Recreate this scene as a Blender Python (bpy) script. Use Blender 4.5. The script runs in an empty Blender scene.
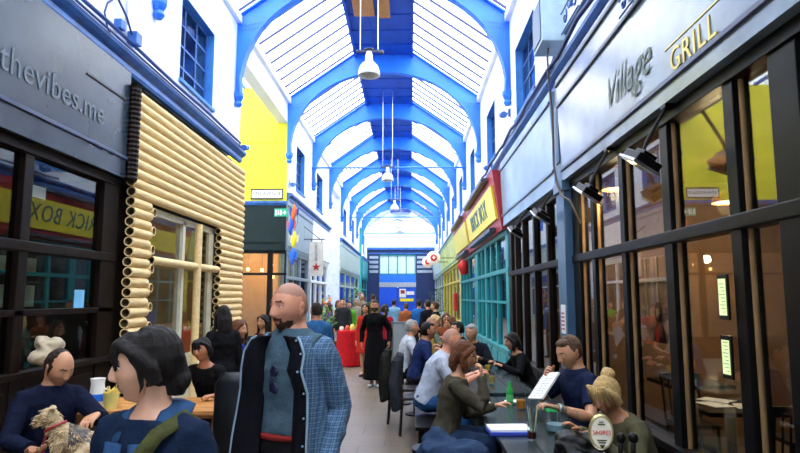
import bpy, bmesh, math, random
from mathutils import Vector, Matrix, noise
random.seed(7)
PI = math.pi
V = Vector
sc = bpy.context.scene
COL = sc.collection

# ------------------------------------------------------------------ camera, world, exposure
F = 600.0
PITCH = math.atan(70.5 / F)
YAW = math.atan(10.0 / F)
CAMZ = 1.72
cd = bpy.data.cameras.new('camera'); cam = bpy.data.objects.new('camera', cd); COL.objects.link(cam)
cd.sensor_width = 36; cd.lens = 36 * F / 800; cd.clip_start = .05; cd.clip_end = 400
cam.location = (0, 0, CAMZ); cam.rotation_euler = (PI / 2 + PITCH, 0, YAW)
sc.camera = cam
sc.view_settings.view_transform = 'Standard'; sc.view_settings.look = 'None'
sc.view_settings.exposure = 0.55; sc.view_settings.gamma = 1
sc.view_settings.use_curve_mapping = False
w = bpy.data.worlds.new('sky'); sc.world = w; w.use_nodes = True
wn = w.node_tree; wn.nodes.clear()
wo = wn.nodes.new('ShaderNodeOutputWorld'); bg = wn.nodes.new('ShaderNodeBackground')
tc = wn.nodes.new('ShaderNodeTexCoord'); nz = wn.nodes.new('ShaderNodeTexNoise'); cr = wn.nodes.new('ShaderNodeValToRGB')
nz.inputs['Scale'].default_value = 2.5; nz.inputs['Detail'].default_value = 5
cr.color_ramp.elements[0].position = .35; cr.color_ramp.elements[0].color = (.75, .88, 1, 1)
cr.color_ramp.elements[1].position = .6; cr.color_ramp.elements[1].color = (1, 1, 1, 1)
wn.links.new(tc.outputs['Generated'], nz.inputs['Vector']); wn.links.new(nz.outputs['Fac'], cr.inputs[0])
wn.links.new(cr.outputs[0], bg.inputs[0]); bg.inputs[1].default_value = 5.5
wn.links.new(bg.outputs[0], wo.inputs[0])
sd = bpy.data.lights.new('sun', 'SUN'); so = bpy.data.objects.new('sun', sd); COL.objects.link(so)
sd.energy = 1.2; sd.angle = .6; sd.color = (1, .95, .88); so.rotation_euler = (math.radians(30), math.radians(14), 0)

_R = cam.rotation_euler.to_matrix()
def at(px, py, Y):
    """world point on the plane y = Y seen at a pixel of the photograph"""
    d = _R @ V(((px - 400) / F, -(py - 226.5) / F, -1.0))
    return V((0, 0, CAMZ)) + d * (Y / d.y)

WL, WR, CX = -3.65, 2.1, -.775     # arcade walls, roof axis
# ------------------------------------------------------------------ materials
MATS = {}
def mat(name, rgb, rough=.6, metal=0.0, var=.12, vs=6.0, bump=0.0, bs=40.0, emit=0, stretch=None, spec=.5, coat=0, rgb2=None):
    if name in MATS: return MATS[name]
    m = bpy.data.materials.new(name); m.use_nodes = True; t = m.node_tree; b = t.nodes['Principled BSDF']
    b.inputs['Roughness'].default_value = rough; b.inputs['Metallic'].default_value = metal
    b.inputs['Specular IOR Level'].default_value = spec; b.inputs['Coat Weight'].default_value = coat
    tc = t.nodes.new('ShaderNodeTexCoord'); vec = tc.outputs['Object']
    if stretch:
        mp = t.nodes.new('ShaderNodeMapping'); mp.inputs['Scale'].default_value = stretch
        t.links.new(vec, mp.inputs[0]); vec = mp.outputs[0]
    n = t.nodes.new('ShaderNodeTexNoise'); n.inputs['Scale'].default_value = vs; n.inputs['Detail'].default_value = 4
    t.links.new(vec, n.inputs['Vector'])
    r = t.nodes.new('ShaderNodeValToRGB'); r.color_ramp.elements[0].position = .3; r.color_ramp.elements[1].position = .7
    c2 = rgb2 or tuple(min(1, c * (1 + var)) for c in rgb); c1 = rgb if rgb2 else tuple(c * (1 - var) for c in rgb)
    r.color_ramp.elements[0].color = (*c1, 1); r.color_ramp.elements[1].color = (*c2, 1)
    t.links.new(n.outputs['Fac'], r.inputs[0]); t.links.new(r.outputs[0], b.inputs['Base Color'])
    if bump:
        n2 = t.nodes.new('ShaderNodeTexNoise'); n2.inputs['Scale'].default_value = bs; n2.inputs['Detail'].default_value = 3
        t.links.new(vec, n2.inputs['Vector'])
        bm = t.nodes.new('ShaderNodeBump'); bm.inputs['Strength'].default_value = bump; bm.inputs['Distance'].default_value = .02
        t.links.new(n2.outputs['Fac'], bm.inputs['Height']); t.links.new(bm.outputs[0], b.inputs['Normal'])
    if emit:
        b.inputs['Emission Color'].default_value = (*rgb, 1); b.inputs['Emission Strength'].default_value = emit
    MATS[name] = m; return m
def glass(name, ior=1.5, tint=(1, 1, 1), rough=.0):
    m = bpy.data.materials.new(name); m.use_nodes = True; t = m.node_tree; t.nodes.clear()
    o = t.nodes.new('ShaderNodeOutputMaterial'); mx = t.nodes.new('ShaderNodeMixShader'); tr = t.nodes.new('ShaderNodeBsdfTransparent')
    gl = t.nodes.new('ShaderNodeBsdfGlossy'); fr = t.nodes.new('ShaderNodeFresnel'); 
    ge = t.nodes.new('ShaderNodeNewGeometry'); mr = t.nodes.new('ShaderNodeMapRange'); mr.inputs[3].default_value = ior; mr.inputs[4].default_value = 1 / ior
    t.links.new(ge.outputs['Backfacing'], mr.inputs[0]); t.links.new(mr.outputs[0], fr.inputs[0])
    tr.inputs[0].default_value = (*tint, 1); gl.inputs['Roughness'].default_value = rough
    t.links.new(fr.outputs[0], mx.inputs[0]); t.links.new(tr.outputs[0], mx.inputs[1]); t.links.new(gl.outputs[0], mx.inputs[2])
    t.links.new(mx.outputs[0], o.inputs[0]); MATS[name] = m; return m
M_GLASS = glass('shop glass', 1.62, (.75, .8, .8)); M_ROOFG = glass('roof glass', 1.35, (.97, .98, 1), .05); M_CLEAR = glass('drinking glass', 1.45, (.88, .93, .93))
M_WHITE = mat('white painted plaster', (.86, .9, .96), .7, var=.04, vs=2, bump=.1, bs=12)
M_BLUE = mat('bright blue paint', (.02, .19, .85), .4, var=.1, vs=2, bump=.08, bs=20)
M_DBLUE = mat('deep blue paint', (.01, .08, .5), .45, var=.15, vs=3)
M_LBLUE = mat('blue grey paint', (.06, .13, .22), .3, var=.12, vs=2, bump=.05)
M_CORN = mat('cornice blue paint', (.03, .13, .42), .4, var=.3, vs=5)
M_YEL = mat('yellow painted wall', (.82, .74, .02), .6, var=.06, vs=1.5)
M_BLACK = mat('black gloss paint', (.003, .0032, .0035), .38, spec=.14, var=.4, vs=4)
M_BMAT = mat('black matt', (.012, .012, .014), .6, var=.3)
M_WOOD = mat('dark stained wood', (.009, .0045, .003), .45, spec=.15, var=.5, vs=4, stretch=(8, 8, 1), bump=.15)
M_STRIP = mat('tan wood bead', (.36, .2, .08), .5, var=.3, stretch=(8, 8, 1))
M_ORWOOD = mat('orange varnished wood', (.5, .22, .06), .35, var=.3, stretch=(2, 14, 10), vs=4)
M_FLOOR = None
M_CARD = mat('cardboard tube', (.82, .6, .28), .65, var=.12, vs=5, stretch=(6, 1, 6))
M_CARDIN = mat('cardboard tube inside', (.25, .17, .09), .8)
M_METAL = mat('brushed steel', (.5, .52, .55), .3, 1.0, var=.1)
M_CHROME = mat('chrome', (.75, .77, .8), .08, 1.0, var=.03)
M_TEAL = mat('teal paint', (.015, .28, .3), .4, var=.12, vs=3)
M_RED = mat('maroon red paint', (.38, .02, .03), .4, var=.12, vs=3)
M_SIGNY = mat('yellow sign board', (.9, .76, .05), .4, var=.05)
M_SHADE = mat('white enamel shade', (.85, .86, .84), .35, var=.03)
M_PAPER = mat('white paper', (.85, .85, .82), .7, var=.05)
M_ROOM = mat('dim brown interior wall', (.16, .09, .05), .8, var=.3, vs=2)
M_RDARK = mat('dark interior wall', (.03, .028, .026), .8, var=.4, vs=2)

# ------------------------------------------------------------------ mesh builder
def frame(d, side=None):
    d = V(d).normalized()
    s = V(side) if side is not None else (V((0, 0, 1)) if abs(d.z) < .9 else V((1, 0, 0))).cross(d)
    s = s - d * s.dot(d)
    if s.length < 1e-5:
        s = d.orthogonal()
    s.normalize(); return s, d.cross(s)
class MB:
    def __init__(self): self.v = []; self.f = []; self.m = []
    def add(self, vs, fs, m=0):
        o = len(self.v); self.v += [V(p) for p in vs]
        for f in fs: self.f.append([o + i for i in f]); self.m.append(m)
        return self
    def box(self, x0, x1, y0, y1, z0, z1, m=0, b=0):
        if x0 > x1: x0, x1 = x1, x0
        if y0 > y1: y0, y1 = y1, y0
        if z0 > z1: z0, z1 = z1, z0
        return self.obox(V(((x0 + x1) / 2, (y0 + y1) / 2, (z0 + z1) / 2)), (x1 - x0, y1 - y0, z1 - z0), Matrix.Identity(3), m, b)
    def obox(self, c, s, R=None, m=0, b=0):
        R = R or Matrix.Identity(3); c = V(c); h = [q / 2 for q in s]
        b = min(b, min(h) * .45)
        if b <= 0:
            vs = [R @ V((sx * h[0], sy * h[1], sz * h[2])) + c for sx in (-1, 1) for sy in (-1, 1) for sz in (-1, 1)]
            return self.add(vs, [(0, 1, 3, 2), (4, 6, 7, 5), (0, 4, 5, 1), (2, 3, 7, 6), (0, 2, 6, 4), (1, 5, 7, 3)], m)
        bm = bmesh.new(); bmesh.ops.create_cube(bm, size=1)
        for q in bm.verts: q.co = V((q.co.x * s[0], q.co.y * s[1], q.co.z * s[2]))
        bmesh.ops.bevel(bm, geom=list(bm.edges), offset=b, segments=2, profile=.6, affect='EDGES')
        bm.verts.index_update()
        self.add([R @ q.co + c for q in bm.verts], [[x.index for x in f.verts] for f in bm.faces], m); bm.free(); return self
    def loft(self, pts, rad, n=12, side=None, m=0, cap=True, a0=0, a1=None):
        pts = [V(p) for p in pts]; k = len(pts); vs = []; full = a1 is None; nn = n if full else n + 1
        A1 = 2 * PI if full else a1
        ps = None
        for i, p in enumerate(pts):
            d = pts[min(i + 1, k - 1)] - pts[max(i - 1, 0)]
            s, u = frame(d, side if side is not None else ps); ps = s; r = rad[i] if isinstance(rad[i], (tuple, list)) else (rad[i], rad[i])
            for j in range(nn):
                a = a0 + (A1 - a0) * j / n
                vs.append(p + s * (math.cos(a) * r[0]) + u * (math.sin(a) * r[1]))
        fs = []
        for i in range(k - 1):
            for j in range(n):
                j2 = (j + 1) % nn if full else j + 1
                fs.append((i * nn + j, i * nn + j2, (i + 1) * nn + j2, (i + 1) * nn + j))
        if cap and full:
            fs.append(tuple(range(n - 1, -1, -1))); fs.append(tuple((k - 1) * n + j for j in range(n)))
        return self.add(vs, fs, m)
    def cyl(self, p0, p1, r0, r1=None, n=12, m=0, cap=True): return self.loft([p0, p1], [r0, r0 if r1 is None else r1], n, None, m, cap)
    def tube(self, pts, r, n=6, m=0): return self.loft(pts, [r] * len(pts), n, None, m)
    def ell(self, c, r, R=None, n=12, k=8, m=0):
        R = R or Matrix.Identity(3); c = V(c); vs = []; fs = []
        if not isinstance(r, (tuple, list)): r = (r, r, r)
        for i in range(1, k):
            t = PI * i / k
            for j in range(n):
                a = 2 * PI * j / n
                vs.append(c + R @ V((r[0] * math.sin(t) * math.cos(a), r[1] * math.sin(t) * math.sin(a), r[2] * math.cos(t))))
        vs += [c + R @ V((0, 0, r[2])), c + R @ V((0, 0, -r[2]))]; T = len(vs) - 2; B = T + 1
        for i in range(k - 2):
            for j in range(n): fs.append((i * n + j, (i + 1) * n + j, (i + 1) * n + (j + 1) % n, i * n + (j + 1) % n))
        for j in range(n): fs.append((T, j, (j + 1) % n)); fs.append((B, (k - 2) * n + (j + 1) % n, (k - 2) * n + j))
        return self.add(vs, fs, m)
    def lathe(self, c, prof, n=20, m=0, R=None):
        c = V(c); R = R or Matrix.Identity(3); k = len(prof)
        vs = [c + R @ V((r * math.cos(2 * PI * j / n), r * math.sin(2 * PI * j / n), z)) for r, z in prof for j in range(n)]
        fs = [(i * n + j, i * n + (j + 1) % n, (i + 1) * n + (j + 1) % n, (i + 1) * n + j) for i in range(k - 1) for j in range(n)]
        return self.add(vs, fs, m)
    def prism(self, poly, ext, m=0):
        poly = [V(p) for p in poly]; ext = V(ext); n = len(poly)
        return self.add(poly + [p + ext for p in poly], [tuple(range(n - 1, -1, -1)), tuple(range(n, 2 * n))] + [(i, (i + 1) % n, n + (i + 1) % n, n + i) for i in range(n)], m)
    def quad(self, a, b, c, d, m=0): return self.add([a, b, c, d], [(0, 1, 2, 3)], m)
    def join(self, o, M=None, m=None):
        b = len(self.v); self.v += [(M @ p if M else p.copy()) for p in o.v]
        for f, q in zip(o.f, o.m): self.f.append([b + i for i in f]); self.m.append(q if m is None else m)
        return self
    def mesh(self, name='m', off=None, smooth=False):
        me = bpy.data.meshes.new(name); off = off or V((0, 0, 0))
        me.from_pydata([p - off for p in self.v], [], self.f)
        me.polygons.foreach_set('material_index', self.m)
        if smooth: me.polygons.foreach_set('use_smooth', [True] * len(self.f))
        me.update(); return me
    def build(self, name, mats, parent=None, smooth=False, world=True, fix=True):
        off = V((0, 0, 0))
        if parent is not None and world:
            p = parent
            while p is not None: off = off + p.location; p = p.parent
        me = self.mesh(name, off, smooth)
        if fix:
            bm = bmesh.new(); bm.from_mesh(me); bmesh.ops.recalc_face_normals(bm, faces=bm.faces); bm.to_mesh(me); bm.free()
        if smooth and smooth != 'all': me.set_sharp_from_angle(angle=math.radians(40))
        for q in (mats if isinstance(mats, (list, tuple)) else [mats]): me.materials.append(q)
        o = bpy.data.objects.new(name, me); COL.objects.link(o); o.parent = parent
        return o
def tag(o, label=None, cat=None, group=None, kind=None):
    if label: o['label'] = label
    if cat: o['category'] = cat
    if group: o['group'] = group
    if kind: o['kind'] = kind
    return o
def thing(name, label, cat, loc=(0, 0, 0), group=None, kind=None):
    o = bpy.data.objects.new(name, None); COL.objects.link(o); o.location = loc; o.empty_display_size = .1
    return tag(o, label, cat, group, kind)
def struct(name, mb, m, label=None, parent=None, smooth=False):
    o = mb.build(name, m, parent, smooth); o['kind'] = 'structure'
    if label: o['label'] = label
    return o
def evald(o):
    dg = bpy.context.evaluated_depsgraph_get(); me = bpy.data.meshes.new_from_object(o.evaluated_get(dg)); return me
TMPC = [0]
def remesh(mb, voxel, smooth=2, folds=0, ff=9.0, st=(1, 1, 1)):
    """closed overlapping volumes -> one continuous surface, optional cloth folds"""
    me = mb.mesh('tmp'); o = bpy.data.objects.new('tmp', me); COL.objects.link(o)
    r = o.modifiers.new('r', 'REMESH'); r.mode = 'VOXEL'; r.voxel_size = voxel; r.use_smooth_shade = True
    if smooth: s = o.modifiers.new('s', 'SMOOTH'); s.iterations = smooth; s.factor = .5
    res = evald(o); bpy.data.objects.remove(o); bpy.data.meshes.remove(me)
    out = MB(); out.v = [v.co.copy() for v in res.vertices]; out.f = [list(p.vertices) for p in res.polygons]; out.m = [0] * len(out.f)
    if folds:
        nr = [v.normal.copy() for v in res.vertices]
        for i, p in enumerate(out.v):
            q = V((p.x * st[0], p.y * st[1], p.z * st[2])) * ff
            a = noise.noise(q); b = noise.noise(q * 2.3 + V((5, 1, 2)))
            out.v[i] = p + nr[i] * (folds * ((1 - abs(a) * 3.2) + b * .6 - .3))
    bpy.data.meshes.remove(res); return out
def text_mb(s, size, M, ext=.004, shear=0, m=0, align='CENTER', spacing=1.0):
    c = bpy.data.curves.new('t', 'FONT'); c.body = s; c.size = size; c.extrude = ext; c.align_x = align; c.align_y = 'CENTER'; c.shear = shear
    c.space_character = spacing; c.resolution_u = 3
    o = bpy.data.objects.new('t', c); COL.objects.link(o); me = evald(o); bpy.data.objects.remove(o)
    out = MB(); out.v = [M @ v.co for v in me.vertices]; out.f = [list(p.vertices) for p in me.polygons]; out.m = [m] * len(out.f)
    bpy.data.meshes.remove(me); return out
def TM(loc, xdir, up):
    x = V(xdir).normalized(); u = V(up).normalized(); n = x.cross(u)
    return Matrix.Translation(V(loc)) @ Matrix((x, u, n)).transposed().to_4x4()
def wall_holes(x0, x1, y0, y1, z0, z1, holes, axis='y'):
    """slab with rectangular holes (a0,a1,z0,z1) along axis"""
    mb = MB(); A0, A1 = (y0, y1) if axis == 'y' else (x0, x1)
    cs = sorted({A0, A1, *[h[0] for h in holes], *[h[1] for h in holes]})
    for a, b in zip(cs, cs[1:]):
        zs = [(z0, z1)]
        for h in holes:
            if h[0] <= a and h[1] >= b:
                zs = [q for s, e in zs for q in ((s, min(e, h[2])), (max(s, h[3]), e)) if q[1] - q[0] > 1e-4]
        for s, e in zs:
            if axis == 'y': mb.box(x0, x1, a, b, s, e)
            else: mb.box(a, b, y0, y1, s, e)
    return mb
ORD = ['nearest', 'second', 'third', 'fourth', 'fifth', 'sixth', 'seventh', 'eighth', 'ninth', 'tenth', 'eleventh', 'twelfth']
# ------------------------------------------------------------------ structure
YE = 51.0; Y0 = -6.0; EAVE = 7.6; RID = 9.0
ARY = [12.1, 17.4, 22.0, 26.7, 31.3, 35.9, 40.5, 45.1]
def floor_mat():
    m = mat('worn paving', (.14, .108, .08), .42, var=.15, vs=1.2, bump=.12, bs=25); t = m.node_tree; b = t.nodes['Principled BSDF']
    br = t.nodes.new('ShaderNodeTexBrick'); br.inputs['Scale'].default_value = 1.0
    br.inputs['Brick Width'].default_value = .6; br.inputs['Row Height'].default_value = .6; br.inputs['Mortar Size'].default_value = .008
    br.inputs['Color1'].default_value = (.9, .9, .9, 1); br.inputs['Color2'].default_value = (1, 1, 1, 1); br.inputs['Mortar'].default_value = (.5, .5, .5, 1)
    tc = t.nodes.new('ShaderNodeTexCoord'); t.links.new(tc.outputs['Object'], br.inputs['Vector'])
    mx = t.nodes.new('ShaderNodeMix'); mx.data_type = 'RGBA'; mx.blend_type = 'MULTIPLY'; mx.inputs[0].default_value = 1
    src = b.inputs['Base Color'].links[0].from_socket
    t.links.new(src, mx.inputs[6]); t.links.new(br.outputs['Color'], mx.inputs[7]); t.links.new(mx.outputs[2], b.inputs['Base Color'])
    return m
struct('floor', MB().box(-12, 8, Y0 - 2, YE + 1, -.2, 0), floor_mat(), 'worn grey paving of the arcade floor')

# upper walls --------------------------------------------------------
WZ0, WZ1 = 5.15, 6.6
LWIN = [(9.1, 10.7), (18.9, 20.4), (23.1, 24.7), (32.6, 34.1), (37.4, 38.9), (46.6, 48.0)]
RWIN = [(9.7, 11.5), (14.4, 16.0), (19.1, 20.5), (23.7, 25.2), (28.3, 29.8), (33.0, 34.4), (37.6, 39.0), (42.2, 43.6)]
BL = [(Y0, 12.5, M_WHITE), (17.5, 26.6, M_WHITE), (31.0, 43.0, M_WHITE), (45.2, YE, M_WHITE)]
def upwin(n, x, s, a, b, wz0=WZ0, wz1=WZ1):
    """steel window in the upper wall; s=+1 inside is toward +x"""
    w = thing('window_%d' % n, None, None, (x, (a + b) / 2, wz0), kind='structure')
    xf = x - s * .16; fr = MB()
    for yy in (a, b - .05): fr.box(xf - .03, xf + .03, yy, yy + .05, wz0, wz1)
    for zz in (wz0, wz1 - .05): fr.box(xf - .03, xf + .03, a, b, zz, zz + .05)
    for k in (1, 2): fr.box(xf - .018, xf + .018, a + (b - a) * k / 3 - .02, a + (b - a) * k / 3 + .02, wz0, wz1)
    for k in (1, 2, 3): fr.box(xf - .015, xf + .015, a, b, wz0 + (wz1 - wz0) * k / 4 - .018, wz0 + (wz1 - wz0) * k / 4 + .018)
    fr.build('window_frame', M_CORN, w)
    MB().box(xf - .004, xf + .004, a + .02, b - .02, wz0 + .02, wz1 - .02).build('pane', M_GLASS, w)
    # blue lined reveal
    rv = MB(); t = .012; xo, xi = (x - s * .3, x - s * .001)
    rv.box(xo, xi, a, a + t, wz0, wz1).box(xo, xi, b - t, b, wz0, wz1).box(xo, xi, a, b, wz1 - t, wz1).box(xo, x + s * .05, a - .03, b + .03, wz0 - .04, wz0 + t)
    rv.build('reveal', M_BLUEW, w)
    return w
M_BLUEW = mat('window reveal blue', (.05, .25, .65), .5)
wn_ = 1
for i, (a, b, m) in enumerate(BL):
    hs = [(p, q, WZ0, WZ1) for p, q in LWIN if p > a and q < b]
    struct('wall_left' if i == 0 else 'wall_left.%03d' % i, wall_holes(WL - .3, WL, a, b, 4.72, EAVE, hs), m)
    for p, q, _, _ in hs: upwin(wn_, WL, 1, p, q); wn_ += 1
struct('wall_right', wall_holes(WR, WR + .3, Y0, YE, 4.72, EAVE, [(p, q, WZ0, WZ1) for p, q in RWIN]), M_WHITE)
for p, q in RWIN: upwin(wn_, WR, -1, p, q); wn_ += 1
# dark rooms behind the upper walls so that the windows look into depth
for n, (xa, xb) in enumerate([(WL - 3.2, WL - .3), (WR + .3, WR + 3.2)]):
    for (a, b) in ([(Y0, 12.5), (17.5, 26.6), (31, 43), (45.2, YE)] if n == 0 else [(Y0, YE)]):
        mb = MB(); xo = xa if n == 0 else xb - .1
        mb.box(xo, xo + .1, a, b, 4.3, EAVE); mb.box(xa, xb, a, b, 4.3, 4.4); mb.box(xa, xb, a, b, EAVE - .02, EAVE + .08)
        if n == 0: mb.box(xa, xb, a, a + .1, 0 if a > 18 else 4.3, EAVE); mb.box(xa, xb, b - .1, b, 0, EAVE)
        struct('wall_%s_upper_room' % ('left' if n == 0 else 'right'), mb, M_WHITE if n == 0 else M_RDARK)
# side avenue openings: eave beam carries on over them
for n, (a, b) in enumerate([(12.5, 17.5), (26.6, 31.0), (43.0, 45.2)]):
    struct('trim_%d' % (n + 1), MB().box(WL - .3, WL, a, b, 6.9, EAVE), M_WHITE, 'white eave beam over side avenue')
    mb = MB(); mb.box(-12, -11.8, a - .2, b + .2, 0, EAVE)
    struct('wall_avenue_end_%d' % (n + 1), mb, M_WHITE)
for n, (a, b) in enumerate([(12.5, 17.5), (26.6, 31.0)]):   # glazed roof of the side avenue, steel ribs
    g = thing('skylight', None, None, (WL - 4, (a + b) / 2, EAVE), kind='structure')
    MB().quad((-12, a, 8.0), (-3.6, a, 8.0), (-3.6, b, 8.0), (-12, b, 8.0)).build('pane', M_ROOFG, g)
    ribs = MB()
    for k in range(9): ribs.box(-12 + k, -12 + k + .05, a, b, 7.96, 8.06)
    ribs.build('glazing_bar', M_DBLUE, g)
    struct('wall_avenue_side_%d' % (n + 1), MB().box(-12, WL - 3.2, a - .1, a, 0, 8.0), M_WHITE)
# yellow wall facing the camera and the shop under it
YW = 17.5
struct('wall_yellow', MB().box(-12, WL - .0, YW - .06, YW, 4.47, 8.0).box(-12, WL, YW - .075, YW - .06, 6.3, 6.32), M_YEL, 'bright yellow upper wall facing the side avenue')
struct('wall_lavender', MB().box(-12, WL, 30.94, 31.0, 0, 8.0), mat('pale lavender wall', (.55, .6, .85), .7))
# cornice profile -----------------------------------------------------
def cornice(n, xw, s, a, b, m=None):
    prof = [(0, 4.56), (.05, 4.56), (.07, 4.6), (.07, 4.66), (.12, 4.69), (.16, 4.73), (.16, 4.78), (.02, 4.8), (0, 4.8)]
    mb = MB().prism([(xw + s * p, a, z) for p, z in prof], (0, b - a, 0))
    struct('trim_%d' % n, mb, m or M_CORN, 'blue moulded cornice over the shops')
cornice(10, WL, 1, Y0, 12.5); cornice(11, WL, 1, 17.5, 26.6); cornice(12, WL, 1, 31.0, 43.0); cornice(13, WL, 1, 45.2, YE); cornice(14, WR, -1, Y0, YE)
struct('trim_15', MB().prism([(-12, YW, 4.4), (-12, YW - .12, 4.4), (-12, YW - .16, 4.47), (-12, YW - .16, 4.52), (-12, YW, 4.55)], (12 + WL + .0, 0, 0)), M_CORN, 'blue cornice under the yellow wall')
struct('trim_16', MB().box(WL, WL + .1, Y0, YE, EAVE - .12, EAVE + .05).box(WR - .1, WR, Y0, YE, EAVE - .12, EAVE + .05), M_WHITE, 'white gutter at the eaves')

# roof -----------------------------------------------------------------
HW = 2.875; BW = .88
def arch_mb(y):
    mb = MB(); t = .05; n = 28; outer = []; inner = []
    for i in range(n + 1):
        a = PI * i / n; x = -math.cos(a); 
        ix = x * (HW - .06); iz = 5.95 + 2.5 * math.sin(a) ** .9
        inner.append((ix, iz))
        ax = abs(ix)
        if i == 0 or i == n: oz = 5.95; ox = x * HW
        else:
            ox = ix * 1.02
            if ax <= BW: oz = RID
            else: oz = EAVE + (RID - EAVE) * (HW - abs(ox)) / (HW - BW)
            oz = max(oz, iz + .05)
        outer.append((ox, oz))
    inner[0] = (-HW + .10, 5.95); inner[-1] = (HW - .10, 5.95)
    # vertical outer edge along the wall up to the eave
    outer[0] = (-HW, 5.95); outer[-1] = (HW, 5.95)
    O = [(-HW, 5.95), (-HW, EAVE)] ; 
    for i in range(1, n): O.append(outer[i])
    vs = []
    def slab(y0, y1, I, Q):
        k = len(I); b = [(CX + p[0], y0, p[1]) for p in I] + [(CX + p[0], y0, p[1]) for p in Q] + [(CX + p[0], y1, p[1]) for p in I] + [(CX + p[0], y1, p[1]) for p in Q]
        fs = []
        for i in range(k - 1):
            fs += [(i, i + 1, k + i + 1, k + i), (2 * k + i, 3 * k + i, 3 * k + i + 1, 2 * k + i + 1), (i, 2 * k + i, 2 * k + i + 1, i + 1), (k + i, k + i + 1, 3 * k + i + 1, 3 * k + i)]
        fs += [(0, k, 3 * k, 2 * k), (k - 1, 3 * k - 1, 4 * k - 1, 2 * k - 1)]
        mb.add(b, fs)
    Q = []
    for i, (ix, iz) in enumerate(inner):
        if abs(ix) > HW - .13: Q.append((math.copysign(HW, ix), max(iz, 5.95)))
        elif abs(ix) > HW - .6:
            f = (abs(ix) - (HW - .6)) / .47; zz = EAVE + (RID - EAVE) * (.6 * (1 - f)) / (HW - BW)
            Q.append((math.copysign(HW - .6 * (1 - f), ix), zz))
        else: Q.append(outer[i])
    # keep wall edge filled
    Q = [(-HW, 5.95)] + Q[1:-1] + [(HW, 5.95)]
    slab(y - t / 2, y + t / 2, inner, Q)
    flan = [(p[0], p[1]) for p in inner]
    I2 = [(p[0] * .988, p[1] - .03) for p in inner]
    slab(y - .11, y + .11, I2, flan)
    # top flange along the rafters
    mb.prism([(CX - HW, y - .09, EAVE), (CX - BW, y - .09, RID), (CX - BW, y - .09, RID + .04), (CX - HW, y - .09, EAVE + .04)], (0, .18, 0))
    mb.prism([(CX + HW, y - .09, EAVE), (CX + BW, y - .09, RID), (CX + BW, y - .09, RID + .04), (CX + HW, y - .09, EAVE + .04)], (0, .18, 0))
    return mb
arch_src = None
for i, y in enumerate([8.1, 3.5, -1.1] + ARY):
    lab = ('blue steel roof arch, %s of the row counted from the camera' % ORD[i - 3]) if i >= 3 else 'blue steel roof arch above the camera'
    th = thing('roof_arch', lab, 'roof arch', (CX, y, 5.9), 'blue steel roof arches')
    if arch_src is None:
        web = arch_mb(y).build('arch_rib', M_BLUE, th)
        foot = [MB().lathe((CX + s * (HW - .07), y, 5.66), [(0, 0), (.05, .0), (.085, .06), (.06, .12), (.09, .17), (.11, .22), (.11, .3), (0, .3)], 10).build('foot_bracket', M_BLUE, th) for s in (-1, 1)]
        rv = MB()
        for s in (-1, 1):
            for k in range(9):
                x = s * (HW - .12 - k * .065)
                for dz in (0, .1):
                    rv.ell((CX + x, y - .035, 7.32 + k * .012 + dz), .012, n=6, k=4)
            for k in range(4): rv.ell((CX + s * (1.2 + .05 * (k % 2)), y - .035, 8.5 + .05 * k), .012, n=6, k=4)
        riv = rv.build('rivet', M_DBLUE, th)
        arch_src = (web, *foot, riv)
    else:
        for s in arch_src: c = s.copy(); COL.objects.link(c); c.parent = th
M_BAR = mat('navy glazing bar', (.008, .02, .12), .5)
# glazing per bay
ys = [-6, -1.1, 3.5, 8.1] + ARY + [YE + .2]
for side in (-1, 1):
    for i in range(len(ys) - 1):
        a, b = ys[i], ys[i + 1]
        if b - a < 1.3: continue
        g = thing('skylight', None, None, (CX + side * 1.8, (a + b) / 2, 8.3), kind='structure')
        xe, xr = CX + side * HW, CX + side * BW
        MB().quad((xe, a, EAVE + .03), (xr, a, RID + .03), (xr, b, RID + .03), (xe, b, EAVE + .03)).build('pane', M_ROOFG, g, fix=False)
        br = MB(); n = 8
        for k in range(n + 1):
            y = a + (b - a) * (k + .5) / (n + 1)
            br.prism([(xe, y - .018, EAVE - .015), (xr, y - .018, RID - .015), (xr, y - .018, RID + .05), (xe, y - .018, EAVE + .05)], (0, .036, 0))
        br.build('glazing_bar', M_BAR, g)
# central blue soffit and its boards
sof = MB().box(CX - BW, CX + BW, Y0, YE, RID - .02, RID + .1)
for s in (-1, 1): sof.box(CX + s * BW, CX + s * (BW - .06), Y0, YE, RID - .12, RID + .02).box(CX + s * .3, CX + s * .27, Y0, YE, RID - .05, RID)
for k in range(62): y = Y0 + .5 + k * .92; sof.box(CX - BW, CX + BW, y, y + .03, RID - .045, RID)
struct('ceiling', sof, M_DBLUE, 'deep blue boarded strip along the roof ridge')
for k, (x0, x1, y0, y1) in enumerate([(-1.42, -.9, 13.5, 14.75), (-.78, -.5, 13.7, 14.85)]):
    struct('ceiling_patch', MB().box(x0, x1, y0, y1, RID - .08, RID - .04), M_ORWOOD, 'bare brown timber board in the blue ceiling')
# tie rods
for k, y in enumerate([22.0, 35.9, 45.1]):
    tag(MB().cyl((WL, y - .1, 6.5), (WR, y - .1, 6.5), .035, n=8).build('tie_rod', M_BLUE, None, 'all'), 'straight steel tie rod across the %s' % ['third roof arch', 'sixth roof arch', 'eighth roof arch'][k], 'tie rod', 'tie rods')
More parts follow.
